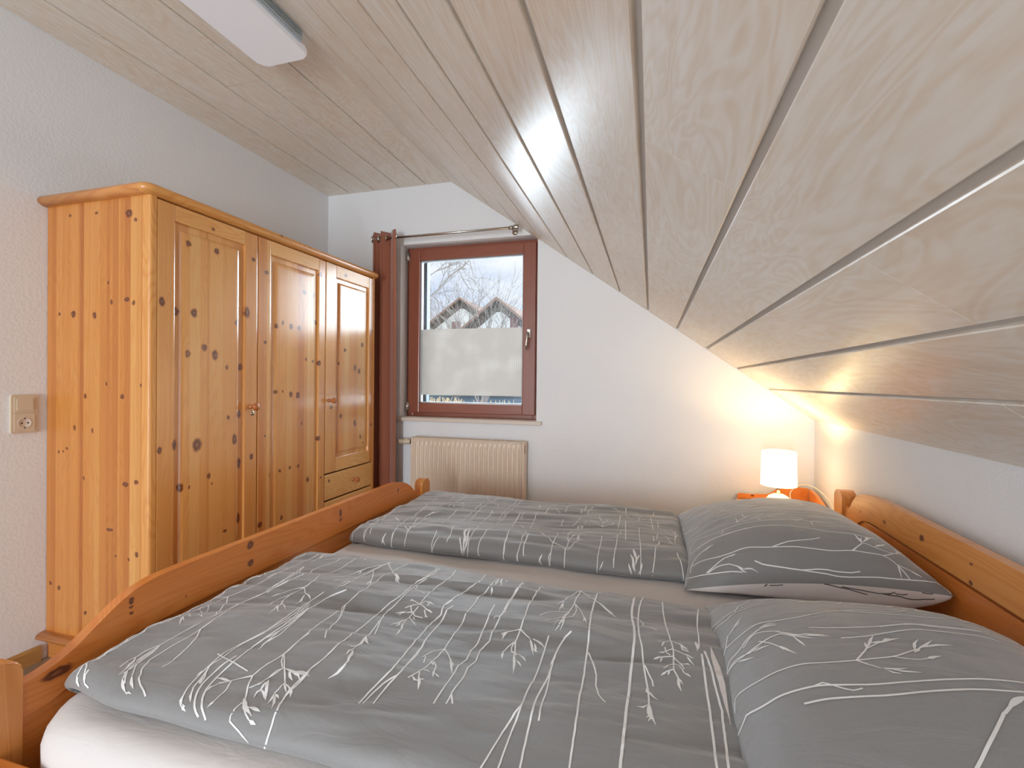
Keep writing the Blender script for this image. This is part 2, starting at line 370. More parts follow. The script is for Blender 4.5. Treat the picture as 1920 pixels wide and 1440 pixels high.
# ------------------------------------------------------------------ the room shell
def room():
    T = .25
    MB().box((-T, YB, -.12), (W+T, T, 0)).build('floor', MAT['floor'], kind='structure')
    MB().box((-T, YB, 0), (0, 0, H+.2)).build('wall_left', MAT['wall'], kind='structure')
    MB().box((W, YB, 0), (W+T, 0, K+.02)).build('wall_right', MAT['wall'], kind='structure')
    x0, x1, z0, z1 = .612, 1.617, .872, 2.10
    b = MB()
    b.box((-T, 0, 0), (x0, T, H+.2)); b.box((x0, 0, 0), (x1, T, z0)); b.box((x0, 0, z1), (x1, T, H+.2))
    b.prism([(x1, 0), (W+T, 0), (W+T, K), (x1, z1+.4)], 1, 0, T)
    b.build('wall_back', MAT['wall'], kind='structure')
    MB().prism([(.0, 0), (.016, 0), (.016, .052), (.008, .06), (0, .06)], 1, -4.85, -1.757).build('baseboard_left', MAT['skirting'], kind='structure')
    MB().prism([(0, 0), (0, .06), (-.008, .06), (-.016, .052), (-.016, 0)], 0, .56, W).build('baseboard_back', MAT['skirting'], kind='structure')
    MB().box((W-.016, -4.85, 0), (W, -.02, .06)).build('baseboard_right', MAT['skirting'], kind='structure')
    # ceiling: tongue-and-groove boards as real boxes with gaps, backing sheets above them
    rnd = random.Random(5)
    bm = bmesh.new(); lay = bm.loops.layers.float_vector.new('board')
    def board(org, e, n, s0, s1, y0, y1, g=.0045, dp=.010):
        r = rnd.random(); G0, G1 = s0+g, s1-g; ya, yb = y0+.0012, y1-.0012
        def P(s, y, d): return org + e*s + Vector((0, y, 0)) - n*d
        c = .0022
        V = {}
        for i, (s_, y_) in enumerate(((G0+c, ya), (G1-c, ya), (G1-c, yb), (G0+c, yb))): V['f', i] = bm.verts.new(P(s_, y_, 0))
        for i, (s_, y_) in enumerate(((G0, ya), (G1, ya), (G1, yb), (G0, yb))): V['m', i] = bm.verts.new(P(s_, y_, c)); V['b', i] = bm.verts.new(P(s_, y_, dp))
        co = {}
        for k, v in V.items(): co[v] = ((v.co-org).dot(e) + r*3, v.co.y + r*7, r)
        fs = [[V['f', i] for i in range(4)]]
        for i in range(4):
            j = (i+1) % 4; fs.append([V['f', i], V['m', i], V['m', j], V['f', j]]); fs.append([V['m', i], V['b', i], V['b', j], V['m', j]])
        for f in fs:
            ff = bm.faces.new(f)
            for l in ff.loops: l[lay] = co[l.vert]
    joints_flat = [(-.37,), (-2.2,), (-1.265,), (-.37, -2.16), (-1.9,)]
    xs = [0, .192, .397, .602, .807, A]
    for i in range(5):
        ys = [YB] + sorted(joints_flat[i]) + [0.0]
        for y0, y1 in zip(ys, ys[1:]): board(Vector((0, 0, H)), Vector((1, 0, 0)), Vector((0, 0, -1)), xs[i]-(.0045 if i == 0 else 0), xs[i+1]+(.004 if i == 4 else 0), y0, y1)
    ss = [0] + [.184 + PITCHB*i for i in range(13)]; ss[-1] = SL
    JS = {4: [-2.16], 5: [-3.1], 6: [-1.235], 7: [-3.0], 8: [-2.16], 9: [-1.235], 10: [-.36], 11: [-2.16], 12: [-1.248], 2: [-1.235], 0: [-.36], 1: [-2.16], 3: [-3.1]}
    for i in range(13):
        ys = [YB] + sorted(JS.get(i, [])) + [0.0]
        if i == 10: ys = [YB, -2.165, -.36, 0.0]
        if i == 12: ys = [YB, -1.9, -.355, 0.0]
        if i == 11: ys = [YB, -3.1, -1.248, 0.0]
        if i == 9: ys = [YB, -3.3, -.33, 0.0]
        for y0, y1 in zip(ys, ys[1:]): board(Vector((A, 0, H)), SE, SN, ss[i]-(.003 if i == 0 else 0), ss[i+1]+(.0045 if i == 12 else 0), y0, y1, g=.0075)
    bmesh.ops.recalc_face_normals(bm, faces=bm.faces)
    nf = len(bm.faces)
    def slab(o, e, n, s0, s1, d0, d1):
        q = [o+e*s+Vector((0, y, 0))-n*d for s in (s0, s1) for y in (YB-.2, 0.0) for d in (d0, d1)]
        vs = [bm.verts.new(p) for p in q]
        for f in [(0, 1, 3, 2), (4, 6, 7, 5), (0, 4, 5, 1), (2, 3, 7, 6), (0, 2, 6, 4), (1, 5, 7, 3)]:
            ff = bm.faces.new([vs[i] for i in f]); ff.material_index = 1
    slab(Vector((0, 0, H)), Vector((1, 0, 0)), Vector((0, 0, -1)), -.2, A+.05, .0085, .2)
    slab(Vector((A, 0, H)), SE, SN, -.05, SL+.25, .0085, .2)
    me = bpy.data.meshes.new('ceiling'); bm.to_mesh(me); bm.free(); me.materials.append(MAT['ceil']); me.materials.append(MAT['groove'])
    o = bpy.data.objects.new('ceiling', me); COL.objects.link(o); tag(o, kind='structure')
room()

# ------------------------------------------------------------------ window
def window():
    r = empty('window_1', (1.115, .1, .872), kind='structure')
    x0, x1, z0, z1 = .612, 1.617, .872, 2.10
    b = MB(); w = .05
    b.box((x0, .10, z0), (x0+w, .165, z1), .004); b.box((x1-w, .10, z0), (x1, .165, z1), .004)
    b.mi = 1; b.box((x0+w, .10, z1-w), (x1-w, .165, z1), .004); b.box((x0+w, .10, z0), (x1-w, .165, z0+w), .004)
    fr = b.build('window_frame', [MAT['mahogany'], MAT['mahogany_h']], r)
    a0, a1, c0, c1 = .640, 1.590, .902, 2.076; g0, g1, h0, h1 = .728, 1.500, .972, 1.998
    b = MB(); b.box((a0, .066, c0), (g0, .135, c1), .006); b.box((g1, .066, c0), (a1, .135, c1), .006)
    b.mi = 1; b.box((g0-.001, .068, h1), (g1+.001, .134, c1), .006); b.box((g0-.001, .068, c0), (g1+.001, .134, h0), .006)
    sa = b.build('sash', [MAT['mahogany'], MAT['mahogany_h']], r)
    b = MB(); e = .008
    for lo, hi in (((g0, .084, h0), (g0+e, .112, h1)), ((g1-e, .084, h0), (g1, .112, h1)), ((g0, .084, h1-e), (g1, .112, h1)), ((g0, .084, h0), (g1, .112, h0+e))): b.box(lo, hi, .002)
    b.build('glazing_bead', MAT['alu'], sa)
    MB().box((g0+.004, .098, h0+.004), (g1-.004, .102, h1-.004)).build('glass_pane', MAT['glass'], sa)
    MB().box((g0+e, .0955, 1.030), (g1-e, .0975, 1.503)).build('frosted_film', MAT['film'], sa, label='frosted privacy film with a faint pattern of small squares')
    b = MB(); hx = 1.545
    b.box((hx-.013, .054, 1.425), (hx+.013, .066, 1.487), .004); b.tube([(hx, .055, 1.456), (hx, .025, 1.456)], .008)
    b.tube([(hx, .024, 1.462), (hx-.001, .020, 1.43), (hx-.006, .018, 1.38), (hx-.009, .02, 1.345)], [.008, .0085, .008, .006])
    b.build('window_handle', MAT['chrome'], sa, label='silver window handle pointing down')
    for z in (2.03, .945):
        MB().tube([(a0-.004, .062, z-.035), (a0-.004, .062, z+.035)], .007).box((a0-.02, .066, z-.03), (a0+.012, .0705, z+.03), .001).build('hinge', MAT['chrome'], r)
    MB().box((x0, .185, z0+.0), (.728, .235, z1)).build('shutter_rail', MAT['shutter'], r)
    MB().box((x1-.05, .185, z0), (x1, .235, z1)).build('shutter_rail', MAT['shutter'], r)
    s = MB(); s.box((.575, -.035, .846), (1.655, .0, .8715), .004); s.box((x0+.001, -.001, .850), (x1-.001, .099, .8735), .0)
    s.build('window_sill', MAT['sill'], r)
window()

# ------------------------------------------------------------------ radiator
def radiator():
    x0, x1, z0, z1 = .758, 1.560, .16, .742
    r = empty('radiator', (1.16, -.07, z0), 'cream panel radiator with vertical flutes mounted under the window', 'radiator')
    b = MB(); n = 23; m0, m1 = x0+.022, x1-.028; pr = []
    N = n*8
    for i in range(N+1):
        t = i/N; ph = (t*n) % 1.0; h = .5-.5*math.cos(2*math.pi*ph); h = min(1, h*1.35)
        pr.append((m0+(m1-m0)*t, h))
    zs = [z0+.012, z0+.03, z0+.055, z1-.06, z1-.034, z1-.016]; am = [0, 0, 1, 1, 0, 0]
    rows = [[b.bm.verts.new((x, -.092-.011*h*a, z)) for x, h in pr] for z, a in zip(zs, am)]
    for p, q in zip(rows, rows[1:]):
        for i in range(N):
            f = b._f([p[i], p[i+1], q[i+1], q[i]]); f.smooth = True
    b.box((x0+.004, -.092, z0+.002), (m0, -.084, z1-.008), .002); b.box((m1, -.092, z0+.002), (x1-.016, -.084, z1-.008), .002)
    b.box((m0, -.0918, z0+.002), (m1, -.084, z0+.013)); b.box((m0, -.0918, z1-.017), (m1, -.084, z1-.006))
    b.box((x0+.006, -.088, z0+.004), (x1-.018, -.080, z1-.010))
    b.build('front_panel', MAT['radiator'], r)
    MB().box((x0+.006, -.045, z0+.004), (x1-.018, -.032, z1-.010), .002).build('rear_panel', MAT['radiator'], r)
    b = MB()
    b.box((x0, -.098, z1-.007), (x1, -.088, z1), .002); b.box((x0, -.034, z1-.007), (x1, -.026, z1), .002)
    for i in range(60): xx = x0+.01+(x1-x0-.02)*i/59; b.box((xx-.0022, -.09, z1-.006), (xx+.0022, -.032, z1-.002))
    b.build('top_grille', MAT['radiator'], r)
    for a in (x0-.004, x1-.014): MB().box((a, -.098, z0), (a+.016, -.026, z1), .003).build('side_cover', MAT['radiator'], r)
    MB().tube([(x1+.003, -.082, z1-.02), (x1+.0035, -.085, z1-.045), (x1+.003, -.08, z1-.07)], .0022).build('rust_mark', MAT['rust'], r)
    v = MB().tube([(x0-.004, -.065, .706), (x0-.022, -.065, .706)], .013).tube([(x0-.016, -.065, .706), (x0-.016, -.065, .73)], .008).build('valve', MAT['dark'], r)
    MB().lathe([(0, 0), (.012, .001), (.018, .006), (.019, .03), (.021, .034), (.021, .05), (.0175, .053), (.0165, .09), (.013, .098), (0, .1)], (x0-.020, -.065, .706), 'x', 20, -1).build('thermostat_knob', MAT['plastic'], v)
    MB().tube([(x0-.012, -.065, .69), (x0-.012, -.065, .05), (x0-.012, -.045, .0)], .007).build('pipe', MAT['radiator'], r)
    for x in (.95, 1.37): MB().box((x-.015, -.034, .25), (x+.015, -.001, .65)).build('wall_bracket', MAT['radiator'], r)
radiator()

# ------------------------------------------------------------------ curtain and rod
def curtain():
    yr, zr = -.10, 2.124
    r = empty('curtain_rod', (1.0, 0, zr), 'thin steel curtain rod mounted above the window with a cylinder finial at its right end', 'curtain rod')
    MB().tube([(.475, yr, zr), (1.485, yr, zr)], .008, 14).build('rod', MAT['chrome'], r)
    MB().lathe([(0, 0), (.009, 0), (.009, .008), (.0165, .009), (.0175, .012), (.0175, .036), (.0165, .038), (0, .039)], (1.472, yr, zr), 'x', 20).build('finial', MAT['chrome'], r)
    MB().lathe([(0, 0), (.009, 0), (.0165, .009), (.0175, .012), (.0175, .036), (0, .039)], (.478, yr, zr), 'x', 20, -1).build('finial', MAT['chrome'], r)
    for x in (.52, 1.462): MB().tube([(x, 0, zr), (x, yr, zr)], .006).lathe([(0, 0), (.02, 0), (.02, .006), (0, .006)], (x, 0, zr), 'y', 18, -1).lathe([(.0125, -.01), (.0125, .01)], (x, yr, zr), 'x', 16).build('rod_bracket', MAT['chrome'], r)
    c = empty('curtain', (.55, yr, .03), 'plain brown eyelet curtain drawn to the left of the window, hanging behind the wardrobe', 'curtain')
    b = MB(); nu, nz = 150, 40; xa, xb = .437, .652
    def cp(t, q):   # t along width, q 0 top..1 bottom
        a = .036*(1-.15*q)*(.75+.45*t); ph = 5.4*math.pi*(1-(1-t)**1.7)/1.0+.4
        y = yr + a*math.sin(ph) + .006*math.sin(7*t+3*q); x = xa+(xb-xa)*t + .006*math.sin(2*ph) + .014*q*(t-.3)
        return x, y, 2.168-(2.168-.03)*q
    rows = [[b.bm.verts.new(cp(i/nu, j/nz)) for i in range(nu+1)] for j in range(nz+1)]
    for p, q in zip(rows, rows[1:]):
        for i in range(nu): b._f([p[i], p[i+1], q[i+1], q[i]]).smooth = True
    o = b.build('cloth', MAT['curtain'], c); sm = o.modifiers.new('thickness', 'SOLIDIFY'); sm.thickness = .0022
    for n in range(5):
        ph = n*math.pi; t = 1-(1-max(0, (ph-.4)/(5.4*math.pi)))**(1/1.7)
        if t < 0: continue
        x, y, z = cp(t, .02)
        s = 1 if n % 2 == 0 else -1
        d = Vector((.25, s*1.0, 0)).normalized()
        ring = []
        u = Vector((0, 0, 1)); ctr = Vector((x, yr, zr)); w2 = Vector((.55, -s*.83, 0)) if True else d
        ring = [ctr + (u*math.cos(a) + w2*math.sin(a)*1.0)*.0215 for a in [2*math.pi*k/20 for k in range(21)]]
        MB().tube(ring, .0042, 8, caps=False).build('eyelet_ring', MAT['chrome'], c)
    ctr = Vector((.640, yr-.03, zr)); w2 = Vector((.80, -.60, 0))
    ring = [ctr + (Vector((0, 0, 1))*math.cos(a) + w2*math.sin(a))*.0215 for a in [2*math.pi*k/20 for k in range(21)]]
    MB().tube(ring, .0045, 8, caps=False).build('eyelet_ring', MAT['chrome'], c)
curtain()
# ------------------------------------------------------------------ wardrobe
def wardrobe():
    D, y0, y1 = .535, -1.733, -.235
    R = Vector((.28, -.984, 0))
    r = empty('wardrobe', R, 'large knotty pine wardrobe with three panelled doors standing against the left wall', 'wardrobe')
    SIDE = [(.447,1.75,.019,.017),(.479,1.724,.009,.008),(.13,1.77,.008,.008),(.275,1.768,.009,.006),(.151,1.381,.014,.014),(.267,1.373,.012,.014),(.073,1.383,.008,.008),(.438,1.427,.015,.01),(.473,1.413,.009,.01),(.357,1.42,.008,.011),(.219,1.06,.009,.012),(.417,1.061,.011,.01),(.515,1.105,.009,.008),(.332,1.108,.006,.008),(.161,.932,.009,.011),(.259,.925,.006,.01),(.339,1.496,.005,.007),(.071,.835,.005,.007),(.097,.836,.005,.007),(.117,.85,.005,.007),(.435,.728,.019,.011),(.49,.739,.011,.009),(.354,.55,.02,.007),(.494,.468,.01,.012),(.384,.451,.006,.005),(.452,.446,.006,.006),(.225,.21,.009,.009),(.027,.304,.009,.009),(.074,.29,.009,.01),(.213,.736,.005,.01)]
    FRONT = [(-1.579,1.672,.012,.013),(-1.45,1.675,.013,.014),(-1.625,1.395,.014,.02),(-1.553,1.397,.015,.02),(-1.506,1.261,.013,.016),(-1.455,1.232,.016,.022),(-1.58,1.229,.011,.015),(-1.396,1.181,.008,.011),(-1.689,1.423,.012,.018),(-1.317,1.184,.014,.018),(-1.326,.972,.015,.021),(-1.388,.961,.007,.011),(-1.537,.859,.021,.029),(-1.353,.862,.014,.025),(-1.632,.87,.015,.024),(-1.263,.77,.012,.014),(-1.694,.858,.01,.016),(-1.291,1.437,.014,.028),(-1.257,1.688,.012,.011),(-1.348,1.382,.009,.015),(-1.482,.722,.01,.014),(-1.606,.699,.011,.018),(-1.57,.69,.005,.009),(-1.467,.686,.005,.006),(-1.327,.498,.014,.027),(-1.401,.463,.012,.007),(-1.325,.749,.015,.025),
        (-1.148,.666,.007,.013),(-1.081,.67,.009,.009),(-1.012,.676,.01,.009),(-.951,.674,.011,.012),(-1.068,.433,.008,.013),(-.879,.589,.011,.014),(-.776,.579,.006,.006),(-1.179,1.646,.013,.01),(-.913,1.599,.016,.015),(-.834,1.594,.011,.016),(-1.109,1.396,.011,.012),(-1.068,1.417,.009,.011),(-1.011,1.405,.013,.015),(-.951,1.403,.014,.015),(-1.183,1.309,.01,.009),(-.813,1.45,.011,.014),(-.788,1.721,.014,.014),(-1.111,1.068,.013,.01),(-1.008,1.054,.013,.015),(-.957,1.048,.014,.017),(-1.066,1.071,.006,.008),(-.927,.898,.006,.009),(-.794,.803,.014,.014),(-.897,1.241,.008,.011),(-.843,1.23,.007,.009),(-.793,1.224,.011,.016),(-1.182,.858,.007,.006),(-1.21,.437,.016,.014),
        (-.378,1.36,.014,.018),(-.448,1.524,.012,.01),(-.272,1.459,.009,.009),(-.364,1.666,.014,.019),(-.558,1.312,.013,.012),(-.455,1.208,.015,.023),(-.41,1.187,.014,.018),(-.594,.913,.013,.015),(-.453,.86,.012,.021),(-.393,.767,.011,.016),(-.363,.727,.007,.007),(-.276,.838,.01,.01),(-.701,.546,.007,.009),(-.611,1.228,.008,.01)]
    ms = wood('pine_side', 0, 2, .031, [(a-R.x, z, s, t) for a, z, s, t in SIDE], seed=3, light_c=srgb(230,172,100), mid=srgb(208,136,64), dark=srgb(172,94,38))
    def fr(i, lo, hi, sd): return wood('pine_door', 1, 2, .044, [(a-R.y, z, s, t) for a, z, s, t in FRONT if lo < a <= hi], seed=sd, coat=.9, rough=.26)
    md = [fr(0, -1.74, -1.229, 0), fr(1, -1.229, -.742, 5), fr(2, -.742, -.2, 9)]
    mr = wood('pine_rail', 2, 1, None, [(1.764, -1.47-R.y, .007, .01)]); mr2 = wood('pine_rail', 2, 1, None, [(.546, -.701-R.y, .008, .007), (1.765, -.557-R.y, .012, .014)])
    mc = wood('pine_moulding', 2, 1, None, [(1.845, -1.1-R.y, .006, .012)], ringf=75, light_c=srgb(232,170,96), mid=srgb(210,136,66), dark=srgb(178,98,44)); mcx = wood('pine_moulding', 2, 0, None, ringf=75, light_c=srgb(226,160,92), mid=srgb(200,124,60), dark=srgb(166,88,40))
    mk = wood('pine_turned', 0, 2, None, light_c=srgb(206, 128, 68), mid=srgb(176, 98, 48), dark=srgb(140, 72, 34))
    mpost = wood('pine_corner', 0, 2, None, light_c=srgb(236, 176, 100), mid=srgb(218, 146, 74), dark=srgb(186, 108, 50), ringf=70)
    t = .022
    MB().box((0.002, y0, .07), (D-.01, y0+t, 1.812)).build('side_panel', ms, r, label='side panel glued up from narrow knotty pine strips')
    MB().box((0.002, y1-t, .07), (D-.01, y1, 1.812)).build('side_panel', ms, r)
    MB().box((.002, y0+t, .07), (.01, y1-t, 1.80)).build('back_panel', ms, r)
    MB().box((.002, y0+t, 1.79), (D-.004, y1-t, 1.812)).build('inner_board', mr, r); MB().box((.002, y0+t, .07), (D-.004, y1-t, .095)).build('inner_board', mr, r)
    # rounded corner posts at the front
    for ya, yb, s in ((y0-.001, y0+.024, -1), (y1-.024, y1+.001, 1)):
        pts = []; x0, x1 = D-.018, D+.020
        ys = ya if s < 0 else yb; yo = yb if s < 0 else ya
        pts = [(x0, yo), (x0, ys)] + [(x1-.012+.012*math.sin(a), ys - s*(.012-.012*math.cos(a))) for a in [math.pi/2*k/5 for k in range(6)]] + [(x1, yo)]
        MB().prism(pts, 2, .1, 1.812).build('corner_post', mpost, r)
    for yy in (-1.229, -.741): MB().box((.012, yy-.009, .095), (D-.003, yy+.009, 1.79)).build('partition', ms, r)
    # crown and base mouldings (half-round nose)
    def nose(z0, z1, o):
        h = (z1-z0)/2; n = 10
        return [(math.cos(a)*o*1.0, z0+h+math.sin(a)*h) for a in [-math.pi/2+math.pi*k/n for k in range(n+1)]]
    def moulding(z0, z1, o, name):
        xf = D+.012; b = MB(); pr = nose(z0, z1, o*.9)
        ya, yb = y0-.006, y1+.006
        path = []   # (x, y, outward dir)
        rows = []
        c = .012
        corner = [((.002, ya), (0, -1)), ((xf-c, ya), (0, -1)), ((xf-c*.3, ya+c*.3), (.7071, -.7071)), ((xf, ya+c), (1, 0)), ((xf, yb-c), (1, 0)), ((xf-c*.3, yb-c*.3), (.7071, .7071)), ((xf-c, yb), (0, 1)), ((.002, yb), (0, 1))]
        for (p, d) in corner: rows.append([b.bm.verts.new((p[0]+d[0]*q, p[1]+d[1]*q, z)) for q, z in pr])
        for k, (p, q) in enumerate(zip(rows, rows[1:])):
            b.mi = 1 if k in (0, 6) else 0
            for i in range(len(pr)-1): b._f([p[i], q[i], q[i+1], p[i+1]]).smooth = True
        b.mi = 0
        b._f([rw[-1] for rw in rows]); b._f([rw[0] for rw in rows][::-1]); b._f(rows[0][::-1] + []); b._f(rows[-1])
        return b.build(name, [mc, mcx], r)
    moulding(1.812, 1.855, .032, 'crown_moulding'); moulding(.078, .112, .034, 'base_moulding')
    b = MB(); b.box((.002, y0+.004, 0), (D-.002, y0+.024, .08)).box((.002, y1-.024, 0), (D-.002, y1-.004, .08)).box((D-.022, y0+.004, 0), (D-.002, y1-.004, .08)); b.build('plinth', mcx, r)
    # doors: stiles (grain up), rails, recessed panel with raised field
    XF = D+.020
    def door(ya, yb, za, zb, oa, ob, pa, pb, mt, mrr, idx):
        b = MB(); c = .0035
        b.box((D, ya, za), (XF, oa, zb), c); b.box((D, ob, za), (XF, yb, zb), c)
        # sloped recess and raised field
        def ringq(x_, e): return [(x_, oa+e, pa+e), (x_, ob-e, pa+e), (x_, ob-e, pb-e), (x_, oa+e, pb-e)]
        rg = [ringq(XF-.002, 0), ringq(XF-.010, .0015), ringq(XF-.0125, .005), ringq(XF-.0125, .026), ringq(XF-.0065, .031), ringq(XF-.0035, .040), ringq(XF-.003, .05)]
        vs = [[b.bm.verts.new(p) for p in q] for q in rg]
        for p, q in zip(vs, vs[1:]):
            for i in range(4): b._f([p[i], p[(i+1) % 4], q[(i+1) % 4], q[i]])
        b._f(vs[-1])
        d = b.build('door', mt, r, label='pine door %s' % idx)
        MB().box((D, oa, pb), (XF-.0004, ob, zb), .002).build('door_rail', mrr, d); MB().box((D, oa, za), (XF-.0004, ob, pa), .002).build('door_rail', mrr, d)
        return d
    d1 = door(-1.707, -1.2325, .118, 1.806, -1.637, -1.302, .19, 1.744, md[0], mr, 'nearest the camera, with a knob')
    d2 = door(-1.2265, -.7445, .118, 1.806, -1.150, -.800, .19, 1.740, md[1], mr, 'in the middle, without a knob')
    d3 = door(-.7385, -.259, .592, 1.806, -.645, -.308, .667, 1.736, md[2], mr2, 'above the drawers')
    def knob(par, y, z, x=XF):
        MB().lathe([(.0, 0), (.011, 0), (.011, .003), (.0065, .006), (.006, .014), (.009, .019), (.0155, .025), (.0175, .031), (.0165, .037), (.011, .042), (0, .0435)], (x, y, z), 'x', 24).build('knob', mk, par)
    def key(par, y, z):
        k = MB().lathe([(0, .0), (.0105, 0), (.0105, .0015), (.009, .003), (0, .003)], (XF, y, z), 'x', 20).build('keyhole_plate', MAT['brass'], par)
        MB().lathe([(0, .0029), (.003, .0029), (.003, .0034), (0, .0034)], (XF, y, z+.002), 'x', 12).box((XF+.0029, y-.0012, z-.006), (XF+.0034, y+.0012, z+.002)).build('keyhole', MAT['dark'], par)
    knob(d1, -1.268, 1.003); key(d1, -1.258, .972); knob(d3, -.706, 1.012); key(d3, -.690, .972)
    for k, (za, zb) in enumerate(((.436, .584), (.277, .428), (.118, .269))):
        dr = MB().box((D, -.7385, za), (XF, -.259, zb), .008, 4).build('drawer', mr2, r); knob(dr, -.470, (za+zb)/2)
wardrobe()

def vnoise(x, y, seed):
    xi = np.floor(x).astype(int); yi = np.floor(y).astype(int); fx = x-xi; fy = y-yi
    fx = fx*fx*(3-2*fx); fy = fy*fy*(3-2*fy)
    def h(a, b):
        n = (a*374761393 + b*668265263 + seed*1442695041) & 0x7fffffff
        n = ((n ^ (n >> 13))*1274126177) & 0x7fffffff
        return ((n ^ (n >> 16)) & 0xffff)/65535.0
    return (h(xi, yi)*(1-fx)+h(xi+1, yi)*fx)*(1-fy) + (h(xi, yi+1)*(1-fx)+h(xi+1, yi+1)*fx)*fy - .5

def ridge(x, y, pts, amp, wf, wb):
    """fold: steep on the -y side (width wf), gentle on the +y side (width wb)"""
    out = np.zeros_like(x)
    px = np.array([p[0] for p in pts]); py = np.array([p[1] for p in pts])
    yc = np.interp(x, px, py); d = y-yc
    ends = np.clip((x-px[0])/.12, 0, 1)*np.clip((px[-1]-x)/.12, 0, 1)
    return amp*ends*np.where(d > 0, np.exp(-(d/wb)**2), np.exp(-(d/wf)**2))

def duvet_surf(u, v, P):
    """u,v in 0..1 -> points; unrolled slab with rounded tucked edges"""
    X0, X1, Y0, Y1, zb, T = P['box']; E = P['E']
    tk = math.radians(62)
    def prof(t, L, e0, e1):
        s = t*L; sa = s; sb = L-s
        def edge(s_, e):
            th = np.clip(s_/(e*1.25), 0, 1)*(math.pi/2+tk)-tk
            return e*(1-np.cos(th)), (np.sin(th)+math.sin(tk))/(1+math.sin(tk))
        ia, ha = edge(sa, e0); ib, hb = edge(sb, e1)
        return ia, ib, ha*hb, sa, sb
    LX, LY = X1-X0, Y1-Y0
    exa, exb, eya, eyb = E
    ia, ib, hu, sa, sb = prof(u, LX, exa, exb); ja, jb, hv, ta, tb = prof(v, LY, eya, eyb)
    x = X0 + ia + (X1-X0-ia-ib)*0 ; 
    # position: inside the edge zones follow the roll, in the middle linear
    def pos(t, L, e0, e1, i0, i1, C0, C1):
        w0, w1 = e0*1.25/L, e1*1.25/L
        mid = C0+e0 + (t-w0)/(1-w0-w1)*(L-e0-e1)
        return np.where(t < w0, C0+i0, np.where(t > 1-w1, C1-i1, mid))
    x = pos(u, LX, exa, exb, ia, ib, X0, X1); y = pos(v, LY, eya, eyb, ja, jb, Y0, Y1)
    cu = 2*u-1; cv = 2*v-1
    k = P.get('round', .03)
    x = x - np.sign(cu)*k*np.abs(cv)**9*np.abs(cu)**3; y = y - np.sign(cv)*k*np.abs(cu)**9*np.abs(cv)**3
    hh = hu*hv
    x = x + P.get('wob', .006)*vnoise(y*9+3, u*2, 5)*np.abs(cu)**3*2; y = y + P.get('wob', .006)*vnoise(x*9+1, v*2, 8)*np.abs(cv)**3*2
    top = hh**1.5
    z = T*hh + P.get('puff', .01)*(1-cu**4)*(1-cv**4)*top
    sd = P['seed']
    wr = vnoise(x*3.1+y*1.2, y*15-x*2.2, sd)*.011 + vnoise(x*7-y*2, y*34-x*5, sd+1)*.0075 + vnoise(x*2.2+4, y*4.5+x, sd+2)*.014 + vnoise(x*16, y*60-x*9, sd+3)*.003
    wr = wr + vnoise(x*22, y*9, sd+4)*.006*(1-np.abs(hv))            # vertical puckers on the sides
    z = z + wr*top*P.get('wr', 1.0)
    for rg in P['ridges']: z = z + ridge(x, y, *rg)*top
    return x, y, zb + z

def pillow_surf(u, v, P):
    """closed pillow: u around 0..1 across, v 0..1 along; side s=+1 top, -1 bottom"""
    C = P['corners']            # near-left, near-right, far-left, far-right (x,y,z of the seam)
    s = P['side']
    cu, cv = 2*u-1, 2*v-1
    pin = P.get('pinch', .05)
    a = cu*(1-pin*(1-cv**2)**1.0*np.abs(cu)**2); b = cv*(1-pin*(1-cu**2)*np.abs(cv)**2)
    ub, vb = (a+1)/2, (b+1)/2
    def bil(i): return (C[0][i]*(1-ub)+C[1][i]*ub)*(1-vb) + (C[2][i]*(1-ub)+C[3][i]*ub)*vb
    x, y, z = bil(0), bil(1), bil(2)
    z = z + P.get('arch', 0)*(1-cu**2)*(1-vb)
    e = np.clip((1-np.abs(cu)**P.get('pu', 3.0)), 0, 1)**P.get('qu', .55) * np.clip((1-np.abs(cv)**P.get('pv', 3.0)), 0, 1)**P.get('qv', .55)
    if s > 0:
        cx, cy = P['peak']
        f = e*(1+.10*np.exp(-((u-cx)**2+(v-cy)**2)/.12))*P['T']/1.1
        sd = P['seed']
        f = f + e*(vnoise(u*5+1, v*4, sd)*.016 + vnoise(u*16, v*9, sd+1)*.005*(1-e*.6)*2 + vnoise(u*3, v*22, sd+2)*.004*(1-e)*2)
        return x, y, z+f
    g = np.clip(e*1.9, 0, 1)**.9
    y = y - .016*np.sin(math.pi*g)*(v < .5)
    zb = P['zb']
    return x, y, z*(1-g) + np.minimum(z, zb)*g + vnoise(u*14, v*5, 3)*.006*(1-g)*e*4

NEAR_D = dict(box=(1.150, 2.525, -2.375, -1.600, .467, .052), E=(.045, .05, .05, .085), seed=3, wr=1.35, round=.03, puff=.014, ridges=[
    ([(1.15, -1.90), (1.44, -1.90), (1.69, -1.93), (1.97, -1.93), (2.3, -1.94)], .024, .018, .08),
    ([(1.50, -1.78), (1.85, -1.775), (2.12, -1.75)], .020, .015, .05),
    ([(1.25, -2.13), (1.6, -2.16), (1.85, -2.20)], .014, .035, .08)])
FAR_D = dict(box=(1.160, 2.475, -1.405, -.66, .467, .060), E=(.045, .04, .05, .05), seed=21, wr=1.2, round=.03, puff=.012, ridges=[
    ([(1.35, -1.27), (1.7, -1.33), (2.0, -1.30), (2.2, -1.33)], .010, .015, .07), ([(1.7, -1.0), (2.1, -1.02)], .008, .02, .06)])
FAR_P = dict(corners=[(2.445, -1.475, .485), (3.148, -1.455, .550), (2.455, -.68, .50), (3.09, -.655, .56)], T=.139, side=1, peak=(.55, .42), seed=4, zb=.468, arch=.020)
NEAR_P = dict(corners=[(2.47, -2.42, .50), (3.14, -2.40, .53), (2.475, -1.60, .49), (3.13, -1.62, .53)], T=.130, side=1, peak=(.5, .5), seed=9, zb=.468)
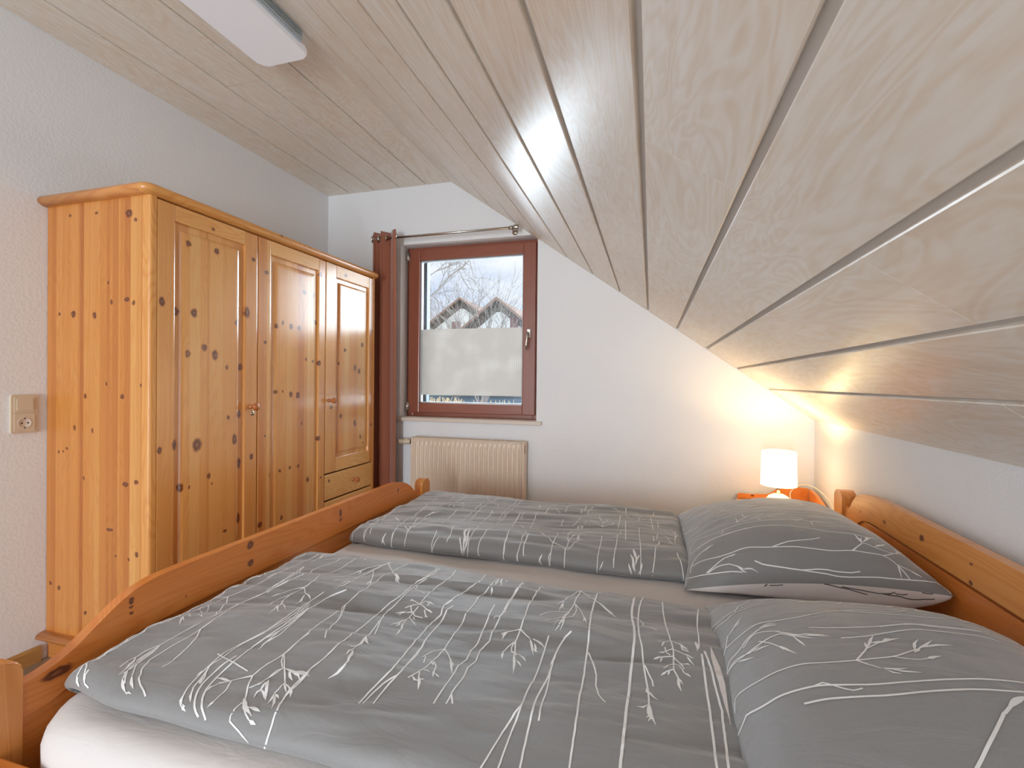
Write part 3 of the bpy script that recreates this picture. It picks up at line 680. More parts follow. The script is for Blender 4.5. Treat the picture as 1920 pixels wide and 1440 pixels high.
# ------------------------------------------------------------------ bed frame, mattress
BR = Vector((2.13, -1.54, 0))
FOOT_K = [(-2.194,.585,.006,.008),(-2.195,.571,.005,.004),(-2.195,.556,.005,.004),(-1.832,.604,.014,.013),(-1.832,.547,.013,.010),(-2.345,.497,.030,.012),(-2.05,.534,.003,.002),(-1.374,.585,.010,.016),(-1.374,.557,.009,.007),(-.912,.577,.008,.014)]
HEAD_K = [(-1.032,.637,.012,.008),(-1.277,.656,.014,.011),(-1.514,.661,.007,.005),(-1.515,.612,.010,.007),(-1.508,.592,.009,.005),(-1.508,.557,.011,.006),(-.828,.621,.006,.005),(-1.9,.62,.012,.01)]
def sw(l): return [(z, y-BR.y, t, s) for y, z, s, t in l]
def bed():
    r = empty('bed_frame', BR, 'wide varnished pine double bed frame with arched footboard and headboard', 'bed')
    lc, mc_, dc = srgb(234, 150, 74), srgb(218, 124, 50), srgb(184, 90, 32)
    mf = wood('pine_footboard', 2, 1, None, sw(FOOT_K), lc, mc_, dc, ringf=48, contrast=.9)
    mh = wood('pine_headboard', 2, 1, None, sw(HEAD_K), srgb(238, 164, 86), srgb(222, 138, 62), srgb(184, 96, 38), ringf=48, contrast=1.1)
    mp = wood('pine_post', 1, 2, None, (), srgb(230, 160, 88), srgb(212, 134, 64), srgb(182, 102, 48), ringf=75, contrast=1.2)
    md_ = wood('pine_lower_board', 2, 1, None, (), lc, mc_, dc, ringf=40, contrast=.8)
    mx = wood('pine_side_rail', 2, 0, None, (), lc, mc_, dc, ringf=48)
    yn0, yn1, yf0, yf1 = -2.500, -2.408, -.665, -.573
    def post(x0, x1, ya, yb, z):
        n = 12; pts = [(ya, .0)]
        h = (yb-ya)/2; rr = .030
        pts = [(ya, 0)] + [(ya+h-h*math.cos(a), z-rr+rr*math.sin(a)**.8) for a in [math.pi*k/n for k in range(n+1)]] + [(yb, 0)]
        MB().prism(pts, 0, x0, x1, .004, smooth=False).build('post', mp, r)
    fx0, fx1 = 1.085, 1.132
    post(fx0, fx1, yn0, yn1, .572); post(fx0, fx1, yf0, yf1, .582)
    hx0, hx1 = 3.140, 3.197
    post(hx0, hx1, yf0+.0, yf1, .665); post(hx0, hx1, yn0, yn1, .665)
    ym = (yn1+yf0)/2
    def outline(half, lo, hi, lowmid, lowend, s0=.005):
        """half: list of (distance from post, z) describing the S curve of one end"""
        top = [(yn1+d, z) for d, z in half] + [(yf0-d, z) for d, z in reversed(half)]
        return top
    def smoothc(ctrl, n=6):
        pts = []
        P = [ctrl[0]] + ctrl + [ctrl[-1]]
        for i in range(1, len(P)-2):
            for k in range(n):
                t = k/n; a, b, c, d = P[i-1], P[i], P[i+1], P[i+2]
                pts.append(tuple(.5*((2*b[j]) + (-a[j]+c[j])*t + (2*a[j]-5*b[j]+4*c[j]-d[j])*t*t + (-a[j]+3*b[j]-3*c[j]+d[j])*t**3) for j in (0, 1)))
        pts.append(ctrl[-1]); return pts
    # footboard top plank: S curved ends
    e = smoothc([(-.002, .508), (.04, .512), (.09, .530), (.14, .562), (.20, .598), (.26, .617), (.33, .622), (.5, .622)])
    ef = smoothc([(-.002, .520), (.035, .524), (.07, .538), (.12, .575), (.18, .603), (.25, .618), (.33, .621), (.5, .622)])
    top = [(yn1+d, z) for d, z in e] + [(yf0-d, z) for d, z in reversed(ef)]
    lo = smoothc([(-.002, .440), (.05, .442), (.10, .462), (.16, .487), (.26, .502), (.5, .506)])
    bot = [(yn1+d, z) for d, z in lo] + [(yf0-d, z) for d, z in reversed(lo)]
    MB().prism(top + bot[::-1], 0, 1.094, 1.122, .003).build('footboard', mf, r, label='arched footboard plank with curved shoulders')
    MB().box((1.096, yn1-.002, .16), (1.114, yf0+.002, .445)).box((1.090, yn1-.002, .28), (1.112, yf0+.002, .50), .002).build('lower_board', md_, r)
    # headboard: top plank and lower plank with arched slot between
    e = smoothc([(-.002, .604), (.03, .603), (.055, .612), (.085, .645), (.13, .678), (.20, .698), (.30, .706), (.45, .708), (.6, .708)])
    top = [(yn1+d, z) for d, z in e] + [(yf0-d, z) for d, z in reversed(e)]
    lo = smoothc([(-.002, .55), (.08, .551), (.12, .556), (.15, .575), (.19, .592), (.25, .600), (.35, .603), (.6, .604)])
    bot = [(yn1+d, z) for d, z in lo] + [(yf0-d, z) for d, z in reversed(lo)]
    MB().prism(top + bot[::-1], 0, 3.150, 3.180, .0035).build('headboard', mh, r, label='arched headboard plank with curved shoulders')
    MB().box((3.158, yn1-.002, .40), (3.182, yf0+.002, .590), .003).box((3.158, yn1-.002, .18), (3.182, yf0+.002, .385), .003).build('lower_board', md_, r)
    for ya, yb in ((yn0+.030, yn0+.055), (yf1-.055, yf1-.030)): MB().box((fx1-.004, ya, .20), (hx0+.004, yb, .395), .004).build('side_rail', mx, r)
    MB().box((fx1-.002, -1.57, .16), (hx0+.002, -1.50, .225)).build('middle_rail', mx, r)
    sl = MB()
    for i in range(14): sl.box((1.2+i*.138, yn0+.056, .2265), (1.27+i*.138, yf1-.056, .245))
    sl.build('slats', mx, r)
    # mattress under a fitted sheet
    b = MB(); nx, ny = 90, 90; x0, x1, y0, y1, z0, z1 = 1.140, 3.136, -2.438, -.632, .247, .466
    def rounded(x, y):   # soft corners in plan
        cx, cy = (x0+x1)/2, (y0+y1)/2; hx, hy = (x1-x0)/2, (y1-y0)/2; R_ = .13
        dx, dy = abs(x-cx)-(hx-R_), abs(y-cy)-(hy-R_)
        if dx > 0 and dy > 0:
            m = max(dx, dy); l = math.hypot(dx, dy); f = m/l
            return cx+math.copysign(hx-R_+dx*f, x-cx), cy+math.copysign(hy-R_+dy*f, y-cy)
        return x, y
    lev = []
    prof = [(0, z0), (0, z1-.055), (.004, z1-.035), (.013, z1-.017), (.028, z1-.005), (.045, z1)]
    per = []
    n = 48
    for i in range(n): per.append((x0+(x1-x0)*i/n, y0))
    for i in range(n): per.append((x1, y0+(y1-y0)*i/n))
    for i in range(n): per.append((x1-(x1-x0)*i/n, y1))
    for i in range(n): per.append((x0, y1-(y1-y0)*i/n))
    cx, cy = (x0+x1)/2, (y0+y1)/2
    rings = []
    for ins, z in prof:
        ring = []
        for px, py in per:
            qx, qy = rounded(px, py); sx = (x1-x0-2*ins)/(x1-x0); sy = (y1-y0-2*ins)/(y1-y0)
            ring.append(b.bm.verts.new((cx+(qx-cx)*sx, cy+(qy-cy)*sy, z)))
        rings.append(ring)
    m = len(per)
    for p, q in zip(rings, rings[1:]):
        for i in range(m): b._f([p[i], p[(i+1) % m], q[(i+1) % m], q[i]]).smooth = True
    g = 40; rng = []
    # top: concentric rings with a slight dip between the two mattress halves
    last = rings[-1]
    for k in range(1, g+1):
        f = 1-k/(g+.5); ring = []
        for v in last:
            x, y = cx+(v.co.x-cx)*f, cy+(v.co.y-cy)*f
            ring.append((x, y))
        rr = [b.bm.verts.new((x, y, z1 - .010*math.exp(-((y+1.52)/.03)**2) + .004*math.sin(x*9+y*14)*math.sin(y*11-x*3))) for x, y in ring]
        rng.append(rr)
    seq = [last] + rng
    for p, q in zip(seq, seq[1:]):
        for i in range(m): b._f([p[i], p[(i+1) % m], q[(i+1) % m], q[i]]).smooth = True
    b._f(rng[-1]); b._f(rings[0][::-1])
    b.build('mattress', MAT['sheet'], None, 'wide mattress under a cream fitted sheet lying in the pine bed frame', 'mattress')
bed()

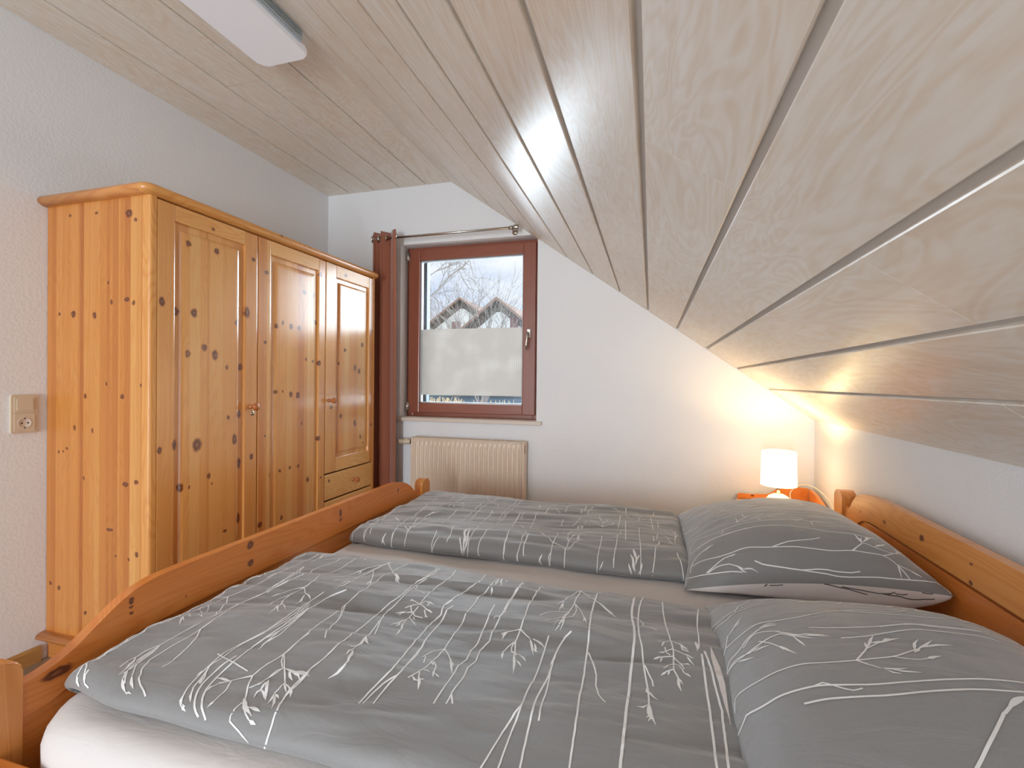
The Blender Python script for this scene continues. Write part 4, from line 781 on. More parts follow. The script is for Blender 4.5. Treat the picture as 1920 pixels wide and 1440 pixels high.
# ------------------------------------------------------------------ duvets and pillows with printed stems
PRINTS = {}
def _pr(t):
    out = []
    for l in t.split(';'):
        w, k, *c = l.split(); c = [int(x)/2000 for x in c]; out.append((float(w)*.001, float(w)*.001*(1 if k == 'L' else .85), k == 'L', list(zip(c[::2], c[1::2]))))
    return out
PRINTS['nd'] = _pr('3 S 99 1391 87 1376 66 1382 118 1225 83 1236 76 1212 63 1204 82 1088 79 1061 72 1042 64 1027 79 957 73 932 67 912 65 883 78 816 74 787 70 763 69 735 80 675 86 628 87 593 92 556 76 547 77 514 71 496 65 482 74 443 78 411 78 380 76 355 75 331 75 307 77 283 73 258 70 240 70 215 80 174 76 158 69 156 66 147 75 125 78 112 80 100 84 85 101 75;3 S 105 76 89 87 83 97;3 S 82 1400 82 1373 79 1348 109 1246 95 1225 80 1210 65 1209 97 1092 76 1087 71 1063 64 1048 78 980 75 952 70 931 65 911 64 882 77 813 74 789 69 770 66 749 64 725 78 660 83 621 84 588 88 549 89 520 72 518 69 499 64 483 74 437 78 394 76 365 73 341 70 322 69 306;3 S 117 1491 108 1468 99 1432 88 1392 80 1358 66 1351 90 1235 78 1222 76 1181 90 1091 87 1062 70 1068 64 1046 77 967 74 937 69 913 67 881 79 816 74 794 65 784 79 716 85 670 87 634 85 605 87 568 90 529 75 527 70 507 64 492 70 447 72 414 71 386 66 368 76 328 73 309 73 287 71 272 69 244 74 213 77 180 79 164;3 S 134 1545 132 1511 130 1461 127 1409 188 1247 177 1228 170 1191 157 1164 147 1144 151 1090 146 1052 136 1024 128 1004 116 973 109 959;2.5 S 109 959 104 939 97 912 101 864 112 812 102 789 91 770 85 750 87 707 102 660;4.8 L 102 660 113 617 153 544;3.6 L 91 672 86 653 98 624;3.6 L 109 649 114 660 136 648;3.6 L 98 685 116 671 131 654;3 L 102 638 120 621 138 596;2 S 111 955 93 946 77 934 66 920 96 818 89 794;4.2 L 89 794 98 761 89 752;3.6 L 106 756 119 744 157 690;2 S 109 812 132 775 162 685;4.2 L 162 685 171 666 186 654;3.6 L 154 684 159 668 158 664;3 S 108 958 159 864 179 806 194 758;5.4 L 183 800 194 758 238 664;3 S 278 1374 303 1284 296 1241 288 1193 275 1172 258 1154 245 1128 243 1080 237 1048 227 1022 221 990 213 963 207 937 205 899 228 827 222 803 218 775 242 699 234 676 224 653 220 621 220 589 216 562 210 539 204 516 201 490 199 464 200 432 202 402 199 382 197 369;3 S 187 1527 190 1491 194 1444 258 1279 261 1227 257 1189 248 1168 236 1144 235 1102 238 1057 232 1028 227 998 219 972 210 949 204 919 233 839 229 812 230 779 258 702 255 678 255 643 260 604 257 577 252 558 248 535 249 509 248 482 249 456 253 423 249 402 244 384 241 360 240 337 238 317 234 290 232 266 252 218 263 187 290 151 320 136 350 123 370 111;3 S 250 543 266 504 294 441 302 405 305 378 308 343 308 310 317 261 313 230;3 S 197 369 204 341 209 309 209 279 210 250 219 218 224 192 227 157 246 139;5.4 L 244 138 270 123 299 109;4.2 L 299 109 304 112 321 109;3.6 L 293 112 305 108 304 106;3 S 197 369 188 345 180 314 177 295 176 275 171 253 168 227 183 186 189 163;2.5 S 199 359 199 336 197 307 194 283 192 259 193 242;6 L 174 264 211 178 219 141;4.2 L 218 153 227 154 223 143;2.5 S 206 327 204 310 203 287 203 264 210 236 242 174 261 152;5.4 L 261 152 283 137 311 123;2.5 S 198 318 197 301 196 276 198 250 210 214 220 184 225 163 252 140 267 130;3 S 69 306 69 280 66 253 71 214 66 193;3 S 78 603 79 572 82 526 77 496 73 477 70 468 68 449 73 409 72 382 66 363 71 316 67 294 65 270 64 250 69 213 65 202;3 S 77 283 75 267 71 249 68 227 71 189 79 158 64 156 74 139 98 116 112 101 128 90 150 85;3 S 104 124 110 108 120 96;3 S 453 1039 459 1002 466 952 503 837 503 793 501 765 507 717 508 678 503 650 501 618 498 593 492 568 485 551 477 536 469 520 462 505 454 488 449 467 449 438 448 411 448 388 450 353 453 324 453 299 453 276 453 256 453 238 461 197 467 166 474 149 484 132 498 113;6 L 480 138 488 122 503 107;4.8 L 501 110 514 104 528 100;3.6 L 500 114 515 109 515 103;3 S 470 1002 474 966 513 843 514 796 515 748 519 707 517 675 513 648 510 617 505 591 500 569 491 550 480 532 470 516 461 499 455 480 456 445 461 405 465 371 466 344 462 321 457 305 456 287 465 255 481 219 489 185;4.8 L 465 243 474 215 487 181;4.8 L 448 260 449 244 449 222;3 S 460 273 465 246 475 206 480 178 487 158 504 137;4.8 L 494 150 504 137 523 122;3.5 S 502 381 502 360 500 334 496 313 491 292 489 270 490 244 493 210 498 180 509 155 519 141 533 126 545 115 563 103 576 96;4 S 486 970 519 876 525 831 523 798 522 761 530 704 530 667 531 632 529 599 527 569 522 545 516 525 509 508 503 489 507 449 513 406 519 366 521 338 520 323;3.5 S 520 323 518 309 514 292 512 270 514 245 517 217 521 190 529 164 536 150 546 138 569 117 588 105 602 94;3 S 543 608 544 569 540 535 532 512 532 473;2.5 S 431 374 479 347 507 333 534 324 565 314 591 303;3 S 649 628 646 605 644 564 644 536 642 507 639 481 638 458 639 410 636 387 630 366 626 344 623 321 620 300 617 287;3 S 617 287 603 277 587 261 579 248 570 235 554 223 540 213;2.5 S 573 234 584 190 585 157 587 144 587 134;6 L 588 141 587 132 584 120;2.5 S 570 235 557 223 542 210 537 188;6 L 539 200 532 181 534 160;6 L 571 233 531 242 511 235;3 S 617 287 632 242 644 210 662 167 676 149;8.4 L 658 165 691 138 729 122;7.2 L 699 141 716 139 745 133;6 L 684 146 707 132 719 126;2.5 S 668 152 686 139 705 125 727 114;7.2 L 727 114 739 111 753 109;2.5 S 668 149 666 130 668 114 674 104 688 98 696 95 706 91 716 85 726 78 737 69 747 58;2.5 S 639 452 661 396 683 361;2.5 S 641 453 688 363;3 S 688 363 713 319 736 273;5.4 L 730 283 749 251 762 234;3 S 736 273 760 257 774 236;6 L 760 257 774 242 783 217;2.5 S 733 278 734 238 730 220;5.4 L 730 220 735 194 742 158;5.4 L 735 215 749 181 771 142;4.8 L 733 218 743 212 754 201;2.5 S 688 363 677 338 673 315 670 298;6 L 675 284 697 232 725 173;5.4 L 678 274 684 222 686 212;2.5 S 685 357 683 332 675 306 668 290 666 266 664 243 655 226 647 216;4.8 L 667 269 667 244 665 233;4.8 L 684 222 678 209 683 177;5.4 L 684 222 700 210 720 179;7.2 L 693 360 728 346 757 343 785 343;7.2 L 715 353 754 332 766 314;5.4 L 712 351 728 323 747 304;6 L 728 346 751 355 780 351;3.5 S 770 374 773 349 772 327 771 305 772 270 769 247 767 216 775 168 789 144 793 133 791 137 799 114 800 109 801 102 802 94 802 84 801 71 793 46;3 S 310 1767 288 1766 309 1685 300 1634 287 1595 273 1559 259 1530 258 1473 278 1374 303 1272 295 1232 288 1193 269 1171 251 1151 243 1125 247 1075 247 1048;3 S 99 1788 79 1787 90 1728 75 1700 57 1698 76 1558 63 1545 87 1388 81 1354;3 S 196 1745 146 1779 159 1730 141 1704 145 1626 134 1578 132 1520 127 1455 126 1394 182 1246 169 1225 159 1210;3 S 236 1769 178 1806 190 1743 174 1720 173 1668;5.4 L 195 1783 188 1738 188 1667 188 1588;4.8 L 206 1751 167 1743 145 1718;4.8 L 233 1755 212 1744 189 1714;3.6 L 226 1781 197 1800 228 1744;3 S 193 1516 201 1462 266 1289 271 1228 265 1187 247 1166 232 1148 224 1091;3 S 429 1736 364 1788 378 1726 376 1662 377 1588 369 1535 358 1485 341 1450 364 1338 392 1208 384 1176 373 1159;2.5 S 373 1159 354 1150 332 1133 318 1102 310 1074;4.8 L 310 1074 295 1054 281 1021;2.5 S 372 1155 363 1138 355 1106 348 1076 334 1050 323 1025 322 956;4.8 L 322 980 327 935 364 840;2.5 S 375 1155 402 1105 429 1089;4.8 L 414 1102 436 1081 447 1065;4.8 L 408 1094 410 1051 420 976;4.2 L 405 1087 411 1056 424 1025;2.5 S 347 1090 345 1058 345 1020 352 981;5.4 L 345 1020 396 864 425 735;4.8 L 357 972 384 944 445 837;4.8 L 370 924 414 830 446 779;3 S 476 1136 469 1116 460 1085 451 1055 452 1012 452 973 483 866 490 816 490 779 494 733 501 689 498 653 498 616 498 593;4 S 570 1158 555 1147 533 1133 515 1117 502 1089 498 1047 491 1020 489 981 527 859 530 813 529 778 539 720 543 678 544 641 543 608 539 580 531 557 525 543;3 S 527 859 533 817 533 774 548 704 552 659 559 611 559 578 553 552 544 534 536 523;3 S 563 1741 555 1717 539 1677 515 1648 491 1619 474 1590 465 1563;4.8 L 484 1602 462 1570 454 1537;4.2 L 471 1583 479 1544 481 1513;2.5 S 465 1563 458 1514 449 1451 439 1412 427 1376 419 1350;2.5 S 542 1667 533 1633 514 1599 500 1561 496 1496 502 1404 492 1369 480 1328 470 1289 459 1273;3 S 555 1738 552 1695 541 1638 525 1603 512 1572 507 1527 511 1463 518 1368 530 1286;6 L 518 1379 532 1220 510 1157;5.4 L 530 1286 532 1191 523 1154;4.8 L 521 1338 511 1286 511 1218;2.5 S 525 1603 571 1470 596 1359 610 1291;4.8 L 582 1416 594 1357 601 1306;4.2 L 589 1405 615 1319 621 1286;3 S 555 1727 618 1607 678 1478;6 L 649 1545 693 1461 721 1411;5.4 L 677 1490 696 1469 707 1456;4.8 L 681 1468 692 1446 708 1426;3 S 648 1739 628 1676 631 1568 623 1526 614 1485 608 1441 626 1329 628 1257 634 1179 622 1136 611 1115 604 1077 601 1042 622 946 633 875 632 842 629 812 630 773 632 732 636 687 644 634 643 600 644 564 645 531 644 504 642 479 641 452 640 420 637 392 632 372 627 359;3 S 604 1064 611 1030 655 900 667 851 671 812 676 755 692 680 714 616;3.5 S 794 1747 794 1683 818 1500 801 1479 785 1467 775 1417 790 1310 800 1208 797 1169 789 1142 780 1116 770 1098 760 1080 753 1050 761 985 769 920 770 874 769 835 769 791 770 747 780 684 778 657 779 611 786 568;3 S 808 1746 803 1718 823 1555 821 1488 807 1470 796 1451 792 1404 797 1327 808 1246 811 1186 808 1151 804 1110 795 1089 784 1075 779 1040 795 965 813 888 826 825 835 783;2.5 S 791 1426 812 1376 804 1354 848 1295 879 1259;3.5 S 786 568 789 537 788 509 783 485 782 458 779 431 774 413 769 394 770 363 769 337 765 317 764 294 766 267 765 245 766 222 770 196 777 168;3 S 785 1023 797 956 806 885 811 834 824 738;6.6 L 824 738 841 610 846 539;6 L 829 712 843 676 860 657;4.8 L 846 599 834 569 810 580;5.4 L 848 558 839 533 845 490;7.2 L 850 541 872 441 864 407;5.4 L 846 539 868 484 859 461;6.6 L 873 427 860 385 842 354;3 S 876 1765 889 1699 910 1542 903 1480 887 1448 881 1405 890 1311 895 1239 893 1186 893 1147;2.5 S 896 1138 865 1166 848 1165;4.2 L 865 1166 851 1175 844 1163;2.5 S 896 1138 904 1185 937 1167;4.2 L 904 1185 927 1180 949 1157;4.2 L 922 1178 927 1143 929 1127;2.5 S 896 1138 932 1106 957 1095;4.2 L 927 1106 944 1102 959 1096;2.5 S 925 1102 934 1082 945 1071;4.2 L 933 1085 939 1074 933 1067;2.5 S 896 1138 865 1114 847 1099;2.5 S 896 1117 886 1080 879 1053;4.8 L 859 1081 839 1074 817 1064;3.6 L 844 1075 838 1060 832 1053;2.5 S 884 1086 860 1078;2.5 S 881 1054 873 1019 868 969;4.8 L 869 1016 864 950 844 909;4.2 L 868 969 875 933 865 915;2.5 S 879 1053 909 1005 928 979;4.2 L 903 1018 917 991 927 985;2.5 S 885 1083 896 1067 929 1064;4.8 L 892 1062 900 1043 907 1039;2.5 S 878 1022 883 956 897 907;5.4 L 883 956 895 905 897 882;5.4 L 893 903 900 849 904 808;2.5 S 865 1114 875 1091 881 1079;3.5 S 1010 1450 1001 1422 1003 1321 995 1276 989 1215 986 1163 994 1093 983 1075 973 1040 972 994 974 941 975 890 976 844 978 792 978 755 986 691 991 644 994 602 1004 525 1007 471 1003 446 997 425 991 406 987 383 983 358 979 337 976 301 978 264;3 S 1011 1793 1020 1719 1042 1511 1029 1484 1017 1469 1010 1450;6.6 L 999 1261 992 1203 986 1153;3.5 S 1019 1182 1009 1115 1008 1094 1005 1072 1002 1031 1003 969 1002 916 1002 866 1009 799 1014 744 1020 686 1021 645 1026 595 1030 546 1035 481 1031 450;3 S 1002 866 1010 808 1016 747 1025 678 1028 609 1030 560;3 S 1031 450 1021 434 1010 414 1003 395 999 374 994 352 990 329 988 298 988 271;3 S 1031 450 1027 430 1021 406 1018 385 1016 362 1014 338 1015 307 1016 283;3 S 1087 1745 1076 1728 1099 1515 1089 1481 1072 1425 1083 1311 1088 1228 1087 1156 1084 1109 1082 1074 1080 1033 1080 979 1079 931 1079 888 1084 803;7.8 L 1080 1782 1104 1608 1106 1506;6.6 L 1084 1816 1124 1628 1133 1517;6 L 1106 1506 1111 1481 1112 1452;4.8 L 1120 1754 1120 1754 1124 1734;2.5 S 1084 803 1071 779 1058 738 1050 693 1044 659;2.5 S 1052 680 1064 623 1066 607;4.2 L 1061 641 1066 616 1066 603;3 S 1084 803 1086 718 1083 657;2.5 S 1083 657 1063 657;5.4 L 1083 640 1094 617 1099 608;2.5 S 1088 647 1109 604 1118 546;4.8 L 1115 558 1122 525 1126 505;4.2 L 1123 537 1135 524 1143 516;2.5 S 1086 645 1086 608 1085 567 1079 501 1071 472 1064 453;6 L 1078 545 1096 542 1111 533;2.5 S 1082 511 1093 468;6.6 L 1088 483 1103 442 1111 403;5.4 L 1070 473 1085 452 1098 450;4.8 L 1096 459 1103 470 1110 473;2.5 S 1084 803 1118 734 1136 692;6 L 1124 727 1153 624 1170 565;4.8 L 1132 706 1153 647 1153 640;3 S 1189 1756 1210 1558 1202 1501 1195 1464 1204 1331 1207 1254 1212 1173 1210 1106 1205 1082 1203 1017 1205 987 1208 946 1198 916 1190 876 1199 800 1202 756 1197 720 1197 661 1201 612 1207 550 1206 514 1205 474 1205 442 1207 387 1206 354;2.5 S 1203 1253 1220 1197 1214 1163;2.5 S 1210 1128 1194 1125 1191 1113;3 S 1163 1274 1167 1171 1170 1108 1167 1086 1166 1045 1171 984 1172 946 1172 915 1163 853 1171 787 1173 749 1167 720 1167 663 1169 622 1174 566 1175 527 1175 489 1177 442 1176 414 1174 388 1173 363 1173 344;3 S 1207 411 1223 360;4 S 1203 1751 1192 1744 1212 1527 1205 1506 1199 1477 1210 1351 1211 1274 1212 1194 1213 1141;3 S 1281 1753 1281 1680 1285 1530 1278 1501 1284 1382 1287 1301 1289 1236 1298 1135 1297 1092 1295 1071;2.5 S 1295 1069 1281 1059 1263 1042 1237 1014;4.2 L 1259 1040 1249 1022 1239 1004;4.2 L 1256 1033 1247 1007 1246 976;3 S 1295 1069 1292 980;2.5 S 1292 980 1273 936 1263 896;6 L 1263 907 1268 862 1276 813;3 S 1292 980 1308 876;2.5 S 1291 979 1286 940 1292 902 1325 882;5.4 L 1292 915 1307 892 1314 862;6 L 1302 891 1320 789 1331 700;5.4 L 1320 825 1331 808 1344 777;5.4 L 1321 880 1337 860 1351 830;3 S 1295 1069 1317 1043 1335 1024;5.4 L 1335 1024 1352 959 1366 888;4.8 L 1356 988 1365 954 1368 916;5.4 L 1357 952 1368 930 1375 918;4.8 L 1342 1026 1361 1012 1378 986;4.8 L 1365 1014 1382 988 1392 967;3 S 1395 1058 1394 1029 1394 973 1396 917 1395 871 1395 827 1397 757 1396 707 1398 640 1396 595 1394 565 1394 518 1401 428 1401 413 1401 408 1400 387 1396 337 1395 325 1394 311 1394 292 1394 267 1394 245 1394 221 1394 197 1394 173 1394 157 1394 144 1393 131 1392 120 1390 110 1388 99 1385 87 1382 73 1377 52;3 S 1401 428 1396 401 1389 378 1390 381 1379 331 1377 319 1374 306 1372 290 1371 266 1369 244 1367 220 1365 196 1363 172 1361 156 1358 143 1355 132 1352 121 1348 110 1344 99 1339 87 1333 73 1325 53;3.5 S 1468 1084 1450 1059 1443 1028 1437 985 1434 929 1431 890 1432 821 1433 748 1431 709 1432 634 1430 594 1427 560 1426 521 1431 440 1433 400 1432 406 1433 351 1433 338 1433 324 1434 306 1435 283 1436 262 1436 241 1437 218 1439 193 1440 170 1441 153 1442 140 1442 130 1442 119 1442 108 1442 97 1441 83 1439 68 1436 42;3 S 1432 821 1434 779 1437 732 1440 680 1445 618 1446 579 1445 531 1449 456 1451 417 1453 391 1453 376;4.8 L 1436 917 1429 873 1425 842;3 S 1447 1741 1443 1641 1442 1482 1437 1427 1434 1352 1428 1226;6 L 1436 1387 1425 1214 1406 1099;5.4 L 1431 1236 1424 1102 1413 1080;5.4 L 1429 1218 1436 1111 1430 1084;2.5 S 1434 1352 1416 1342 1395 1325 1366 1281 1340 1231;2.5 S 1426 1249 1398 1207 1386 1152 1373 1134;2.5 S 1446 1484 1457 1409 1455 1270 1431 1236;2.5 S 1446 1484 1471 1423 1491 1312;4.8 L 1487 1334 1499 1262 1510 1193;4.2 L 1495 1281 1496 1242 1494 1219;2.5 S 1443 1750 1421 1663 1403 1525;4.2 L 1403 1525 1388 1474 1380 1414;4.8 L 1400 1503 1399 1418 1398 1337;3.6 L 1400 1480 1406 1401 1413 1373;2.5 S 1445 1735 1467 1704 1496 1608 1530 1538;5.4 L 1519 1553 1566 1489 1607 1413;4.8 L 1551 1512 1581 1472 1594 1424;3.5 S 1528 1738 1513 1734 1516 1570 1513 1497 1511 1418 1515 1316 1519 1223 1524 1125 1526 1079 1527 1046 1527 1017 1528 983 1528 950 1530 899 1531 852 1533 808 1533 763 1535 703 1535 654 1537 586 1538 563 1539 549 1540 521 1542 478 1544 397 1545 382 1545 366 1545 349 1545 327 1546 305 1546 286 1546 264 1547 240 1548 212 1549 184 1549 163 1550 151 1550 140 1551 129 1551 117 1552 105 1551 93 1551 81 1550 68 1549 47;3 S 1532 983 1541 958 1554 892 1562 855 1568 818 1570 778 1572 738 1584 660 1596 624 1606 604;5 S 1661 1775 1659 1758 1657 1635 1654 1555 1654 1503 1657 1438 1663 1329 1666 1264 1668 1182 1669 1123 1668 1073 1668 1038 1667 1009 1667 924 1666 886 1665 855 1665 821 1665 778 1665 735 1664 694 1663 640 1662 603 1662 592 1662 581 1662 525 1662 472 1662 451 1661 434 1661 416 1661 385 1661 358 1660 338 1660 313 1659 286 1659 260 1659 233 1658 207 1658 180 1658 161 1658 150 1658 138 1658 125 1658 113 1658 102 1658 92 1657 81 1657 71 1657 57;3.5 S 1693 1812 1687 1711 1680 1589 1678 1520 1677 1443 1678 1341 1680 1270 1683 1193 1689 1131 1694 1085 1696 1052 1698 1025 1700 992 1703 915 1706 885 1709 855 1712 819 1715 779 1717 745 1719 700 1719 655;2.5 S 1657 1471 1686 1449 1696 1378 1693 1356 1712 1331 1741 1308;3 S 1704 937 1715 889 1727 843 1730 800;4.8 L 1715 761 1731 730 1743 717;4.8 L 1710 779 1713 751 1720 739;4.8 L 1717 654 1704 630 1687 626;9.6 L 1719 665 1721 596 1737 525;7.2 L 1727 617 1721 576 1712 559;7.2 L 1721 605 1725 568 1718 538;3 S 1770 1813 1768 1739 1767 1688 1766 1603 1768 1552 1771 1499 1773 1406 1774 1304 1778 1249 1781 1206 1788 1117 1789 1078 1789 1041 1789 1003 1788 934;2.5 S 1781 1206 1763 1174 1741 1171;4.2 L 1763 1182 1755 1144 1755 1127;2.5 S 1763 1127 1767 1085 1779 1073;4.2 L 1767 1094 1756 1079 1744 1075;2.5 S 1788 1129 1767 1094;2.5 S 1788 1068 1775 1062 1760 1054 1741 1042;5.4 L 1748 1052 1739 1038 1729 1027;4.2 L 1756 1049 1752 1032 1750 1019;2.5 S 1783 1208 1795 1193 1810 1175 1822 1152 1832 1133;4.8 L 1806 1187 1821 1159 1834 1154;4.8 L 1810 1175 1817 1134 1837 1125;2.5 S 1788 1123 1813 1104 1831 1088 1846 1075;4.8 L 1824 1105 1835 1087 1848 1071;4.8 L 1827 1083 1838 1052 1849 1025;2.5 S 1790 1061 1808 1024 1834 1029;4.8 L 1808 1034 1815 999 1818 966;4.2 L 1819 1028 1830 1033 1837 1025;2.5 S 1790 1018 1804 1009 1816 934 1834 919;4.8 L 1807 976 1814 963 1821 972;5.4 L 1816 934 1827 928 1834 920;2.5 S 1790 1018 1775 995 1759 934;4.2 L 1771 993 1765 943 1759 937;2.5 S 1786 938 1766 915 1752 887;4.8 L 1770 921 1759 901 1752 889;4.2 L 1777 928 1773 911 1771 895;3 S 1788 934 1798 899 1802 847;5.4 L 1796 898 1804 876 1812 849;6 L 1798 891 1800 837 1806 801;3 S 1900 1741 1893 1675 1886 1601 1883 1555 1876 1403 1871 1300 1866 1186;7.8 L 1859 1264 1860 1195 1860 1148;6 L 1868 1246 1864 1185 1865 1166;4 S 1872 1132 1873 1078 1875 1020 1874 961 1874 923 1874 882 1874 845 1874 813 1875 786 1876 760 1876 746 1876 742 1876 709 1874 617 1874 601 1874 582 1874 558 1874 534 1874 512 1874 487 1872 440 1870 389 1870 358 1870 332 1869 303 1869 271 1869 243 1869 219 1870 199 1871 177 1871 159 1872 148 1873 139 1873 130 1874 121 1875 113 1877 105 1878 98 1879 91 1881 84 1882 77 1884 71;4 S 1881 1162 1885 1126 1890 1074 1895 1029 1896 972 1897 935 1898 901 1900 867 1901 835 1903 810 1905 778 1907 741 1907 746 1904 637 1903 619 1903 600 1903 578 1902 553 1902 527 1902 504 1901 476 1897 406 1896 373 1895 347 1895 321 1893 287 1892 254 1892 229 1892 208 1893 186 1893 163 1894 152 1894 142 1894 133 1895 125 1896 116 1896 108 1898 101 1899 94 1900 87 1901 80 1902 75;13.2 L 1901 1208 1905 1119 1910 1037 1911 965 1913 918 1913 867 1914 816 1915 771 1916 722 1916 656')
